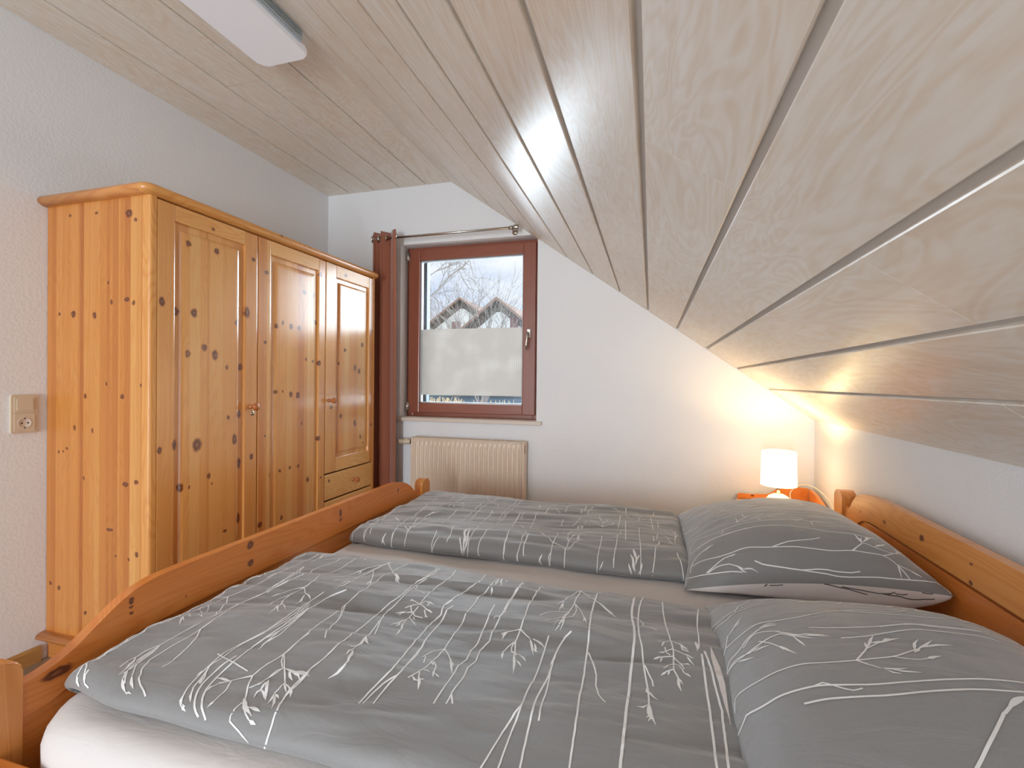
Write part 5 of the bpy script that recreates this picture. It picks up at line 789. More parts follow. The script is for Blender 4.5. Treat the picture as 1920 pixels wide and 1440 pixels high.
PRINTS['fd'] = _pr('2.5 S 86 1347 67 1299 82 1106 86 968 79 904 93 753 86 695 121 530;2.5 S 102 1114 94 973 74 961 72 875;2.5 S 111 560 123 415 111 344 139 150 144 103 127 48 132 42;2.5 S 117 564 122 396 150 209 171 126 179 102;3.6 L 171 126 176 114 179 101;2.5 S 82 839 85 750 105 573 80 535 94 370 72 368 75 218 80 119 67 107 63 78 52 34;2.5 S 114 562 77 701 91 562;2.5 S 132 128 132 78 138 53;5.4 L 287 127 278 98 264 41;4.8 L 277 86 284 61 290 46;3.6 L 280 92 278 74 269 66;2.5 S 226 1507 222 1377;2.5 S 262 1113 280 955 291 840 273 778 287 561 285 474 301 340 328 157 335 116 335 79 325 31;2.5 S 327 133 334 91 332 32;7.2 L 176 598 230 491 262 438;2.5 S 361 237 402 179 422 112 420 75 418 53;2.5 S 402 179 392 334 352 512;2.5 S 358 493 352 584 351 788 384 849;4.8 L 352 732 378 847 401 920;4.8 L 359 809 405 855 427 906;2.5 S 402 179 405 336 393 476 401 560 386 739 409 787 467 813;4.2 L 404 526 413 567 384 774;2.5 S 279 732 286 783;2.5 S 422 1230 423 1121;2.5 S 348 1612 348 1498;2.5 S 375 1247 369 1118 357 1024 354 879;2.5 S 425 1776 429 1633 417 1507 409 1394;4.2 L 444 1158 461 1137 458 1165;4.2 L 467 1285 495 1263 473 1423;3.6 L 510 1219 527 1161;2.5 S 522 996 518 809 525 656 542 476;2.5 S 568 253 593 128 595 78 591 29;2.5 S 620 146 612 105 605 74 591 22;2.5 S 616 1488 618 1310 612 1185 630 984 625 895 627 769 639 602;2.5 S 652 354 671 204 680 113;3 L 671 204 681 133 679 112;2.5 S 678 1736 675 1610 666 1469 658 1311 644 1207 664 1013 667 863 678 696;2.5 S 737 1184 761 992 757 905 760 754;2.5 S 796 436 806 263 799 183 811 110 815 74 810 31;8.4 L 762 350 751 230 772 140;7.2 L 743 240 781 141 796 109;6 L 776 285 776 178 789 129;6 L 765 174 785 107 792 49;5.4 L 737 164 766 110 784 77;5.4 L 764 115 777 82 785 31;6 L 782 204 800 114 789 48;2.5 S 835 1745 831 1592 832 1389 825 1222;2.5 S 839 987 836 833;2.5 S 858 1767 860 1565;2.5 S 867 1315 852 1146 852 992;4.8 L 862 897 861 830 854 794;2.5 S 858 845 855 695;2.5 S 878 396 873 235 871 149 872 97 878 53 886 52;2.5 S 952 1052 951 973 963 778;2.5 S 995 448 1006 266 1015 149 1025 105 1020 62 1026 42;2.5 S 737 1184 777 998;3.6 L 719 1353 741 1396 770 1488;2.5 S 592 1722 615 1611 650 1554;2.5 S 745 1299 735 1514;3.6 L 735 1514 747 1574 780 1494;3.6 L 747 1406 694 1487 692 1378;2.5 S 826 1199 835 992;2.5 S 864 1791 861 1605 862 1373;2.5 S 865 1059 860 860;2.5 S 952 1084 948 976 958 815 973 626;2.5 S 1006 254 1009 178 1016 132 1019 102 1022 72 1024 41;4.2 L 971 1088 975 1023;3.6 L 949 1058 974 1074 1018 1076;3.6 L 890 1159 939 1076 972 1043;3.6 L 961 1023 981 983 970 924;2.5 S 1058 1160 1065 994 1070 828 1085 620;2.5 S 1107 365 1093 250 1104 137 1100 90 1105 48;5.4 L 1019 1608 1034 1430 1048 1362;3.5 S 1102 1441 1105 1219;3.5 S 1122 346 1118 201 1128 120 1135 87;2.5 S 1104 128 1098 84 1100 51;2.5 S 1010 714 1057 617;2.5 S 1095 406 1093 379;2.5 S 1092 1682 1127 1674 1173 1613 1220 1570 1237 1730;2.5 S 1220 1570 1230 1347;2.5 S 1250 1001 1254 822;2.5 S 1275 474 1275 302 1267 244 1278 134 1279 88 1277 27;2.5 S 1196 1323 1151 1420;2.5 S 1280 121 1270 98 1273 68 1272 25;5.4 L 1234 106 1223 78 1218 51;4.2 L 1226 72 1228 50 1235 30;3 S 1348 1657 1349 1441;3 S 1353 1149 1340 927 1321 859;2.5 S 1325 1547 1337 1355;2.5 S 1395 1643 1379 1511 1379 1323;2.5 S 1391 1066 1398 904;2.5 S 1351 147 1306 242 1257 275 1215 339;5.4 L 1225 307 1196 404 1175 422;4.2 L 1197 394 1184 407 1183 387;3 S 1385 872 1363 739;3 S 1362 482 1352 288 1351 147 1353 120 1356 91 1356 49 1354 29;6 L 1385 877 1360 846 1354 697;4.8 L 1390 855 1375 737 1363 665;2.5 S 1344 331 1315 430;4.8 L 1290 649 1301 511;2.5 S 1349 310 1332 462 1334 660 1359 697 1388 718 1429 738;2.5 S 1364 457 1391 545 1433 603 1463 622;2.5 S 1362 150 1381 265 1405 373 1416 418;4.2 L 1389 361 1390 453 1397 509;4.2 L 1400 369 1397 439 1398 489;2.5 S 1501 1046 1503 890;2.5 S 1521 542 1524 399 1523 289 1525 142 1527 109 1528 70 1527 11;2.5 S 1503 890 1462 959 1415 1100;4.8 L 1455 975 1432 1034 1422 1137;2.5 S 1502 1026 1475 1167 1456 1314;4.2 L 1491 1110 1459 1214 1431 1248;3.6 L 1502 1026 1522 1119 1521 1206;2.5 S 1503 890 1532 925 1555 947;4.8 L 1550 932 1563 969 1566 1070;3.6 L 1556 117 1547 83 1538 54;3 S 1595 1352 1597 1131 1599 902;3 S 1605 607 1608 417 1606 296 1606 179 1609 122 1611 93;4.2 L 1607 163 1608 122 1610 91;2.5 S 1602 579 1594 576 1600 549;2.5 S 1586 1590 1558 1636 1533 1654;2.5 S 1609 607 1622 649 1618 739;3 S 1621 1688 1624 1535;3 S 1633 1199 1640 969 1647 749 1650 582 1653 492;2.5 S 1626 1385 1667 1310 1715 1270;2.5 S 1715 1270 1714 1386 1716 1236;2.5 S 1721 964 1725 741 1728 566 1733 375 1736 273 1738 222 1742 154 1745 120 1748 73 1749 61;4.2 L 1716 1387 1694 1413 1668 1543;4.2 L 1730 1395 1708 1553 1686 1633;4.2 L 1714 1386 1742 1453 1740 1593;4.2 L 1718 1287 1743 1313 1759 1344;9 L 1696 296 1712 209 1722 134;7.8 L 1686 224 1706 142 1722 81;7.2 L 1731 228 1720 150 1718 123;7.2 L 1701 141 1716 96 1724 62;6 L 1683 130 1696 93 1707 56;4.8 L 1751 146 1748 101 1737 57;3 S 1790 1416 1796 1193 1802 971;3 S 1805 734 1804 599;3 S 1831 1320 1834 1092;3 S 1829 811 1822 669;2.5 S 1793 1573 1809 1618 1808 1713;8.4 L 1834 620 1823 482 1815 429;3 S 1815 457 1808 270 1809 156 1808 127 1808 93 1809 60;3 S 1927 1027 1925 805 1919 638;3 S 1918 312 1930 163 1934 142 1938 113 1949 34;3.6 L 1916 586 1890 686 1873 799;3.6 L 1924 792 1896 896 1874 1010;3.6 L 1927 850 1916 1062 1907 1156;3.6 L 1924 726 1894 768 1861 792;3.6 L 1916 586 1896 602 1870 655;3.6 L 1925 762 1930 868 1935 972;3.6 L 1916 586 1933 661 1936 657')
PRINTS['fp'] = _pr('2.5 S 12 1672 13 1860 57 1835;2.5 S 27 1707 83 1600 142 1538 215 1484 286 1440 368 1359 432 1298;2.5 S 48 1504 121 1366 198 1358 262 1402;2.5 S 1 1552 32 1367 94 1264 160 1206 224 1162 288 1131 350 1121 416 1154 485 1219 532 1264;2.5 S 4 1395 35 1227 96 1138 166 1089 210 1064 261 1050 313 1052 366 1066 416 1099 500 1184 574 1250 631 1323;2.5 S 13 1186 45 1061 98 979 159 935 217 910 273 907 332 925 392 953 450 996 524 1090 590 1160 666 1243 731 1281 800 1303 861 1317 908 1341;3 S 97 958 180 894;4.2 L 47 1028 130 920 203 868;2.5 S 21 932 49 865 92 826 140 806 187 795 244 787 303 789 368 796 424 797 483 798 548 817 613 848 677 872 741 894 804 914 858 919 923 900 977 866 1013 842;2.5 S 24 828 59 752 109 694 167 665 221 652 274 643 329 643 380 643 421 637 507 617;4.2 L 520 610 622 681 723 738;2.5 S 507 617 563 614 637 615 688 613 742 617 781 627;3.6 L 544 583 543 653 551 730;3.6 L 644 649 729 644 837 732;3.6 L 724 625 755 578 764 560;2.5 S 781 627 881 685 955 705 1020 727;3.6 L 819 665 897 643 946 623;2.5 S 640 693 622 747 629 816;2.5 S 50 491 65 576 106 631 145 605 193 568 246 536 299 525 343 532 387 541 432 548 478 552 525 558 573 567 620 571 667 568 714 562 764 560 811 563 865 571 920 578 971 584 1016 595 1050 608;2.5 S 366 476 397 534;2.5 S 125 435 162 427 215 423 273 427 317 433 363 439 411 443 462 445 504 447 550 455 597 464 643 468 687 467 729 463 770 461 812 462 856 464 899 465 944 460 991 456 1039 455 1085 454 1128 450 1175 443 1218 430 1258 417 1301 408 1347 405 1394 402 1439 398 1480 395 1524 388 1561 380 1607 381 1661 399 1732 436 1767 417 1777 380;2.5 S 34 479 76 449 141 441 177 438 218 438 265 442 319 449 364 452 418 451 473 450 526 453 573 463 606 470;2.5 S 1044 590 1133 615 1177 588 1212 587 1257 587 1308 585 1352 574 1400 552 1443 530 1474 518;4.2 L 1068 582 1119 613 1153 640;4.2 L 1177 588 1244 591 1309 555;3.6 L 1204 590 1207 546 1197 502;2.5 S 894 940 925 931 970 921 1021 908 1071 897 1115 889 1173 880 1225 873 1280 863 1324 848 1373 834 1424 825 1476 820 1539 828 1621 869;2.5 S 988 854 1026 850 1081 849 1143 846 1199 840 1248 829 1295 817 1343 805 1396 798 1446 793 1504 793 1578 824 1670 905;2.5 S 849 1118 892 1126 958 1151 1029 1172 1087 1172 1135 1122 1169 1050 1213 998 1266 992 1341 1028 1422 1089 1475 1121;4.2 L 1202 968 1263 1013 1327 1061;4.2 L 1331 994 1380 1004;2.5 S 365 879 400 874 451 872 512 882 580 912 638 940 701 968 768 1003 831 1022 890 1036 947 1049 1001 1053 1051 1053 1099 1054 1143 1059 1212 1074 1279 1110 1340 1174;3 S 59 227 98 217 156 210 206 201 263 192 316 188 378 193 435 198 491 207 554 215 593 214 634 207 678 198 725 190 767 187 813 189 861 193 910 195 959 196 1002 194 1046 191 1091 187 1134 183 1175 180 1213 178 1264 180 1310 184 1353 190 1391 192 1432 192 1466 189 1501 186 1542 185 1583 183 1619 178 1648 163 1670 142 1687 120 1704 87 1716 59 1730 30;3 S 763 190 800 204 853 227 900 245 979 261 1020 269 1067 277 1109 286 1185 313;2.5 S 1391 192 1502 275;2.5 S 1403 194 1451 237 1513 286 1547 280 1580 256 1614 244 1655 236 1696 239 1756 261 1807 291;6 L 1507 285 1502 339 1499 404;5.4 L 1511 294 1517 332 1537 356;5.4 L 1518 295 1600 366 1659 410;4.8 L 1573 336 1570 355 1607 392;6 L 1593 259 1681 316 1734 358;4.8 L 1704 401 1745 408 1760 371;2.5 S 1619 178 1667 202 1740 255 1845 334;8.4 L 1773 293 1811 317 1867 359;4.8 L 1794 308 1791 343 1780 334;2.5 S 1807 291 1855 304 1874 252 1884 206;2.5 S 1687 120 1712 114 1747 104 1777 94 1808 80 1828 69;4.2 L 1760 101 1798 78 1824 70;4.2 L 1689 115 1676 52 1671 30;4 S 594 96 649 69 689 60 737 52 788 46 830 43 877 39 919 36 948 34;3 S 948 34 978 35 1022 37 1069 41 1110 42 1150 41 1184 38 1219 35 1257 34 1294 33 1327 33 1387 40;3 S 948 34 976 32 1017 29 1063 27 1104 25 1138 23 1170 21 1204 19 1246 18 1281 18 1321 18 1363 19 1406 20 1446 21 1482 22 1527 23 1565 23 1601 24 1637 25 1675 28 1713 31 1750 34 1785 38 1830 44 1875 52 1921 66 1968 59 1987 21;3 S 201 67 234 81 280 97 332 102 382 100 454 72;4.8 L 430 81 488 54 523 43;4.8 L 453 67 498 37 521 32;4.2 L 500 53 561 48 611 28;3 S 19 124 54 86 102 71 149 64 192 59 234 55 276 52 319 50 362 48 400 46 450 40 485 35;3 S 45 160 56 214 74 273 100 299 133 315 178 333 222 347 272 351;3.6 L 176 318 221 337 265 350;3 S 188 70 231 93 282 122 317 144 352 161 402 170 444 173;3.6 L 391 166 424 168 451 175')
PRINTS['np'] = _pr('2.5 S 9 1911 35 1969;2.5 S 4 1786 16 1755 46 1762 85 1765 129 1776 182 1843 217 1821 247 1776 303 1807 333 1779 369 1745 403 1720 426 1705;3 S 2 1611 8 1601 24 1590 48 1579 79 1573 112 1577 151 1592 194 1607 230 1613 270 1619 311 1629 349 1643 388 1659 431 1678 470 1698 519 1742 535 1667 582 1714 605 1659 668 1745 689 1655 717 1647 740 1620 788 1692 805 1639 825 1619 847 1602 869 1586 932 1670 953 1637 973 1616 997 1595 1023 1575 1050 1560 1075 1548 1096 1539 1112 1532;3 S 2 1512 9 1518 20 1524 37 1530 63 1526 95 1523 126 1528 156 1551 198 1569 228 1575 267 1584 309 1598 353 1613 394 1627 433 1637 472 1644 511 1657 553 1681 596 1722 623 1662 648 1616 693 1632 722 1623 748 1601 813 1693 829 1646 851 1624 874 1605 899 1590 929 1577 956 1572 987 1571 1021 1574 1057 1582 1091 1590 1117 1588 1139 1564 1151 1533 1224 1635 1232 1596 1272 1597 1329 1628 1297 1514;3 S 188 1579 229 1650 266 1674 305 1706 344 1766;2.5 S 928 1574 958 1580 999 1588 1036 1586 1049 1549 1101 1597 1125 1560 1151 1562 1191 1582 1249 1634 1231 1531 1277 1561 1323 1598 1315 1532;2.5 S 789 1657 872 1704;3 S 58 1273 77 1270 105 1273 138 1281 169 1291 206 1304 243 1319 283 1335 314 1344 346 1348 377 1347 407 1344 437 1341 467 1339 499 1341 536 1348 571 1360 609 1375 648 1388 685 1396 719 1402 751 1409 783 1419 814 1429 844 1436 873 1439 901 1436 928 1429 954 1421 979 1413 1005 1407 1033 1404 1060 1403 1088 1402 1116 1402 1144 1401 1170 1399 1196 1399 1222 1399 1252 1402 1287 1410 1320 1421 1358 1436 1400 1451 1440 1466 1481 1485 1525 1515 1506 1454;2.5 S 845 1443 870 1450 904 1457 940 1456 963 1451 988 1444 1014 1437 1040 1433 1065 1432 1103 1435 1138 1441 1169 1452 1235 1511;2.5 S 1506 1454 1569 1496 1653 1527;2.5 S 1297 1514 1317 1518 1345 1526 1382 1540 1423 1557 1472 1587 1450 1496 1481 1504 1524 1524 1538 1487 1588 1524 1639 1561 1721 1645 1656 1488 1683 1486 1710 1483 1738 1484 1769 1491 1803 1493;2.5 S 1526 1503 1538 1485 1603 1550 1628 1530 1659 1537 1655 1473 1709 1507 1707 1455 1759 1503;3 S 564 1221 581 1220 604 1218 631 1215 661 1212 692 1210 723 1209 753 1210 780 1213 813 1220 845 1227 875 1233 903 1238 931 1242 958 1246 987 1251 1016 1258 1046 1265 1075 1273 1103 1281 1130 1287 1160 1291 1189 1293 1215 1295 1242 1297 1270 1300 1300 1307 1331 1315 1362 1323 1392 1329 1421 1332 1452 1334 1489 1339 1530 1352 1571 1370 1603 1388;3 S 957 1242 975 1246 1002 1253 1033 1260 1067 1269 1099 1276 1128 1282 1157 1286 1183 1287 1208 1287 1234 1287 1264 1290 1290 1294 1320 1301 1353 1310 1385 1318 1414 1323 1439 1325 1462 1328 1500 1334 1529 1340 1559 1343 1587 1344 1616 1342 1644 1340 1673 1343 1718 1362 1793 1424 1745 1334;3 S 698 1107 716 1110 742 1113 772 1118 804 1125 835 1133 866 1144 898 1156 932 1171 965 1184 996 1194 1025 1203 1054 1210 1082 1216 1109 1223 1135 1229 1171 1237 1203 1240 1238 1244 1263 1247 1291 1250 1320 1255 1350 1260 1379 1265 1406 1269 1432 1273 1458 1276 1484 1279 1509 1282 1535 1283 1559 1282 1583 1280 1605 1278 1626 1278 1660 1282 1691 1287 1714 1294;3 S 19 1227 39 1237 55 1269 71 1306 89 1359;4.2 L 86 1344 147 1402 216 1480;3.6 L 140 1398 166 1405 192 1437;3 S 22 1068 28 1085 38 1115 53 1137 74 1146 101 1151 127 1163 150 1183 173 1208 200 1230 232 1250 268 1270 304 1289 356 1300 393 1296;4.2 L 283 1295 353 1309 408 1311;3.6 L 309 1308 359 1329 400 1321;2.5 S 149 1161 168 1181 196 1211 223 1234 256 1246 292 1247 328 1241 366 1231 392 1222;3 S 29 1076 42 1082 65 1089 88 1090 116 1093 146 1100 177 1112 211 1129 244 1145 287 1164 327 1179 365 1187 393 1192;5.4 L 372 1225 414 1193 456 1165 505 1150 554 1139;4.8 L 419 1175 461 1151 503 1130 567 1108;5.4 L 508 1146 582 1137 647 1123;4.2 L 495 1165 566 1147 621 1142;2.5 S 384 1195 416 1174 450 1149 472 1095;4.8 L 454 1131 474 1086 486 1047;2.5 S 251 1172 280 1154 312 1128 349 1078;5.4 L 351 1085 385 1036 420 993;4.2 L 342 1089 356 1068 367 1041;3 S 20 1061 28 1073 44 1092 70 1100 103 1106 135 1103 168 1101 201 1111 227 1121;4.2 L 166 1095 215 1118 253 1133;4.2 L 200 1100 257 1116 309 1117;4.2 L 97 1081 147 1061 193 1054;3 S 21 793 24 812 29 842 38 864 59 865 90 857 111 855 136 855 163 858 190 864 215 872 240 880 266 887 293 892 322 895 353 900 385 904 417 907 442 906 468 904 493 901 519 900 547 903 574 908 603 912 632 915 657 915 679 915 694 915;3 S 694 915 730 952 776 1002 823 1068;5.4 L 804 1035 847 1102 881 1147;4.8 L 787 1018 798 1050 804 1074;2.5 S 792 1019 833 1049 881 1082 939 1115;5.4 L 832 1069 885 1090 912 1095;5.4 L 877 1074 949 1117 1010 1142;4.8 L 903 1093 934 1122 956 1131;3 S 694 915 711 917 737 920 766 927 794 935 828 947 860 956 889 965 927 979 962 997 998 1018 1025 1034;7.8 L 1011 1008 1038 1034 1063 1054;5.4 L 1025 1034 1059 1096 1096 1130;5.4 L 1042 1042 1105 1083 1161 1131;6 L 1067 1059 1116 1073 1170 1097 1215 1112 1259 1124;2.5 S 889 965 914 958 944 949 974 943 1004 944 1039 959 1066 972;7.8 L 1044 960 1088 984 1126 997;3 S 694 915 712 898 736 878 760 864 780 855;5.4 L 780 855 837 860 910 875;6 L 793 851 822 831 861 829;5.4 L 833 853 892 849 952 842;4 S 5 678 13 674 21 670 29 672 37 678 44 684 67 708 89 704 118 699 148 699 171 703 195 709 219 717 244 724 274 730 303 734 334 738 359 741 385 744 412 748 439 750 461 750 482 750 504 748 526 747 550 745 572 744 594 743 616 742 639 741 662 739 687 739 708 739 731 741 755 744 780 749 806 755 831 761 856 767 881 773 905 778 928 783 950 786 973 790 996 795 1019 801 1048 810 1078 820 1107 829 1133 835 1157 839 1179 841 1202 842 1222 843 1243 846 1264 849 1286 854 1311 860 1338 866 1365 872 1387 877 1403 880;3 S 369 741 393 744 423 750 470 766 498 754 524 739 556 720 589 707 614 711 635 718;4 S 344 654 364 656 392 660 425 665 457 669 478 670 499 670 520 670 542 669 564 669 587 668 607 668 628 668 649 668 670 668 692 668 713 669 735 672 757 675 780 679 802 684 825 689 848 695 872 701 895 707 919 713 942 719 966 724 990 730 1013 736 1036 743 1059 750 1086 759 1110 766 1132 770 1153 773 1177 775 1198 776 1222 777 1249 780 1277 785 1304 790 1327 796 1344 800;9.6 L 1320 767 1253 721 1181 663;4 S 1209 685 1181 661 1147 632 1163 649 1096 579 1081 563 1063 544 1044 524 1023 502 1002 481 981 460 960 439 939 418 918 397 896 376 873 354 850 331 828 308 806 286 785 266 766 248 748 231 731 215 715 201 700 188 685 176 672 165 660 154 649 145 638 136 629 128 621 122 615 116;4 S 1281 732 1254 715 1223 696 1192 669')
PRINTS['fp_under'] = _pr('2.5 S 664 463 710 463 773 467 816 472 862 480 913 492 959 507 1010 526 1060 544 1105 556 1152 560 1192 556 1235 550 1272 543;2.5 S 1112 0 1149 1 1185 3 1229 5 1273 6 1313 8 1354 10 1392 12 1418 13;4.2 L 647 7 684 0;2.5 S 695 4 754 4 800 3;2.5 S 1665 612 1699 612 1749 612 1806 612 1860 612 1890 586 1910 548 1927 507 1940 462 1952 412 1959 356;2.5 S 1789 1 1821 2 1860 1;2.5 S 1983 148 1986 114;2.5 S 1239 3 1265 4 1302 5 1344 6 1385 7 1419 8 1461 9 1495 10 1522 10 1573 9;2.5 S 1563 11 1604 6 1624 9 1660 9 1694 7;2.5 S 1522 10 1549 11 1586 12 1623 12 1655 13 1686 15 1722 16 1759 16 1802 15 1842 15 1869 14;3 S 17 148 50 213 102 260 162 295 210 316 261 335 311 354 356 373 437 410 493 438;2.5 S 339 352 418 322')

def surf_grid(fn, P, nu, nv):
    u, v = np.meshgrid(np.linspace(0, 1, nu+1), np.linspace(0, 1, nv+1), indexing='ij')
    x, y, z = fn(u, v, P); return np.stack([x, y, z], -1)

def sampler(G):
    nu, nv = G.shape[0]-1, G.shape[1]-1
    def S(u, v):
        a = min(max(u, 0), .99999)*nu; b = min(max(v, 0), .99999)*nv; i, j = int(a), int(b); f, g = a-i, b-j
        p = G[i, j]*(1-f)*(1-g)+G[i+1, j]*f*(1-g)+G[i, j+1]*(1-f)*g+G[i+1, j+1]*f*g
        du = G[i+1, j]-G[i, j]; dv = G[i, j+1]-G[i, j]
        n = np.cross(du, dv); l = np.linalg.norm(n); n = n/l if l > 1e-12 else np.array((0, 0, 1.0))
        return p, n
    return S

def ribbon(b, S, uvs, w0, w1, leaf, mi, lift=.0009, sgn=1):
    """printed stroke following the cloth; widths in metres"""
    pts = []
    for (a, c) in zip(uvs, uvs[1:]):
        pa, _ = S(*a); pc, _ = S(*c); n = max(1, int(np.linalg.norm(pc-pa)/.007))
        for k in range(n): t = k/n; pts.append((a[0]+(c[0]-a[0])*t, a[1]+(c[1]-a[1])*t))
    pts.append(uvs[-1])
    P = [S(*p) for p in pts]; m = len(P)
    if m < 2: return
    L = []; R_ = []
    for i, (p, n) in enumerate(P):
        t = P[min(i+1, m-1)][0]-P[max(i-1, 0)][0]; lt = np.linalg.norm(t)
        if lt < 1e-9: continue
        s = np.cross(t/lt, n*sgn); s /= max(np.linalg.norm(s), 1e-9); q = i/(m-1)
        w = 1.15*(w0+(w1-w0)*q) if not leaf else w1*max(.12, math.sin(math.pi*min(1, q*1.02)**.8))
        c = p+n*sgn*lift
        L.append(b.bm.verts.new(c+s*w/2)); R_.append(b.bm.verts.new(c-s*w/2))
    b.mi = 2 if w1 > .012 else mi
    for i in range(len(L)-1): b._f([L[i], R_[i], R_[i+1], L[i+1]])

def cloth_piece(name, fn, P, nu, nv, key, mats_, label, cat, group=None, bottom=None):
    b = MB(); G = surf_grid(fn, P, nu, nv)
    V = [[b.bm.verts.new(G[i, j]) for j in range(nv+1)] for i in range(nu+1)]
    for i in range(nu):
        for j in range(nv): b._f([V[i][j], V[i+1][j], V[i+1][j+1], V[i][j+1]]).smooth = True
    per = [V[i][0] for i in range(nu)] + [V[nu][j] for j in range(nv)] + [V[i][nv] for i in range(nu, 0, -1)] + [V[0][j] for j in range(nv, 0, -1)]
    if bottom is None:
        b._f(per[::-1])
    else:
        G2 = surf_grid(fn, bottom, nu, nv); b.mi = 2
        V2 = [[V[i][j] if i in (0, nu) or j in (0, nv) else b.bm.verts.new(G2[i, j]) for j in range(nv+1)] for i in range(nu+1)]
        for i in range(nu):
            for j in range(nv):
                f = b._f([V2[i][j], V2[i][j+1], V2[i+1][j+1], V2[i+1][j]])
                if f: f.smooth = True
    # keep the printed ribbons out of remove_doubles by lifting them
    S = sampler(G)
    for (w0, w1, leaf, uvs) in PRINTS.get(key, []): ribbon(b, S, uvs, w0, w1, leaf, 1)
    if bottom is not None:
        S2 = sampler(G2)
        for (w0, w1, leaf, uvs) in PRINTS.get(key+'_under', []): ribbon(b, S2, uvs, w0, w1, leaf, 3, sgn=-1)
    bmesh.ops.recalc_face_normals
    me = bpy.data.meshes.new(name); co = [v.co for v in b.bm.verts]
    o = bpy.data.objects.new(name, me)
    wl = Vector((sum(c.x for c in co)/len(co), sum(c.y for c in co)/len(co), min(c.z for c in co))); o.location = wl
    for v in b.bm.verts: v.co -= wl
    b.bm.to_mesh(me); b.bm.free()
    for m in mats_: me.materials.append(m)
    COL.objects.link(o); return tag(o, label, cat, group)

cm = [MAT['duvet'], MAT['print_white'], MAT['duvet_white'], MAT['print_black']]
cloth_piece('duvet', duvet_surf, NEAR_D, 190, 130, 'nd', cm, 'grey duvet printed with white grasses, on the near half of the bed', 'duvet', 'folded duvets on the bed')
cloth_piece('duvet', duvet_surf, FAR_D, 180, 120, 'fd', cm, 'grey duvet printed with white grasses, on the far half of the bed by the radiator', 'duvet', 'folded duvets on the bed')
cloth_piece('pillow', pillow_surf, FAR_P, 90, 90, 'fp', cm, 'plump grey pillow with a white underside showing, on the far half of the bed', 'pillow', 'pillows at the headboard', dict(FAR_P, side=-1))
cloth_piece('pillow', pillow_surf, NEAR_P, 90, 90, 'np', cm, 'large grey pillow printed with white grasses, on the half of the bed nearest the camera', 'pillow', 'pillows at the headboard', dict(NEAR_P, side=-1))

# ------------------------------------------------------------------ nightstand and lamp in the corner
def nightstand():
    x0, x1, y0, y1, zt = 2.825, 3.205, -.455, -.045, .468
    R = Vector(((x0+x1)/2, (y0+y1)/2, 0))
    r = empty('nightstand', R, 'pine nightstand with a scalloped raised back edge tucked in the corner beside the bed', 'nightstand')
    m = wood('pine_nightstand', 2, 0, None, [(.49, 2.905-R.x, .006, .009)], srgb(232, 156, 84), srgb(214, 130, 60), srgb(182, 96, 42), ringf=50)
    my = wood('pine_nightstand', 2, 1, None, (), srgb(232, 156, 84), srgb(214, 130, 60), srgb(182, 96, 42), ringf=50)
    MB().box((x0-.01, y0-.01, zt-.022), (x1, y1, zt), .005).build('top', m, r)
    MB().box((x0, y0, .03), (x1, y0+.018, zt-.022)).build('side_panel', m, r); MB().box((x0, y1-.018, .03), (x1, y1, zt-.022)).build('side_panel', m, r)
    MB().box((x1-.012, y0+.018, .05), (x1, y1-.018, zt-.022)).build('back_panel', my, r)
    MB().box((x0+.01, y0+.018, .05), (x1-.012, y1-.018, .07)).build('bottom_shelf', m, r)
    d = MB().box((x0-.002, y0+.02, .31), (x0+.016, y1-.02, zt-.026), .004).build('drawer', my, r)
    MB().lathe([(0, 0), (.008, 0), (.006, .012), (.014, .022), (.013, .03), (0, .034)], (x0-.002, (y0+y1)/2, .38), 'x', 18, -1).build('knob', my, d)
    pts = [(x0+.0, zt), (x0+.0, .487), (x0+.004, .494), (x0+.012, .498)] + [(x0+.02+.13*k/4, .499-.003*math.sin(k)) for k in range(5)] + [(2.995, .502), (3.012, .515), (3.03, .535), (3.05, .547), (3.07, .551), (3.12, .552), (3.175, .550), (3.187, .548), (3.187, zt)]
    MB().prism(pts, 1, y1, y1+.018, .003).build('gallery_board', m, r)
    pts = [(y1, zt), (y1, .548)] + [(y1-.02-.30*t, .548-.002-.075*t**1.6) for t in [k/12 for k in range(13)]] + [(y1-.335, .47), (y1-.335, zt)]
    MB().prism([(a, b) for a, b in pts], 0, x1-.018, x1, .003).build('gallery_board', my, r)
nightstand()

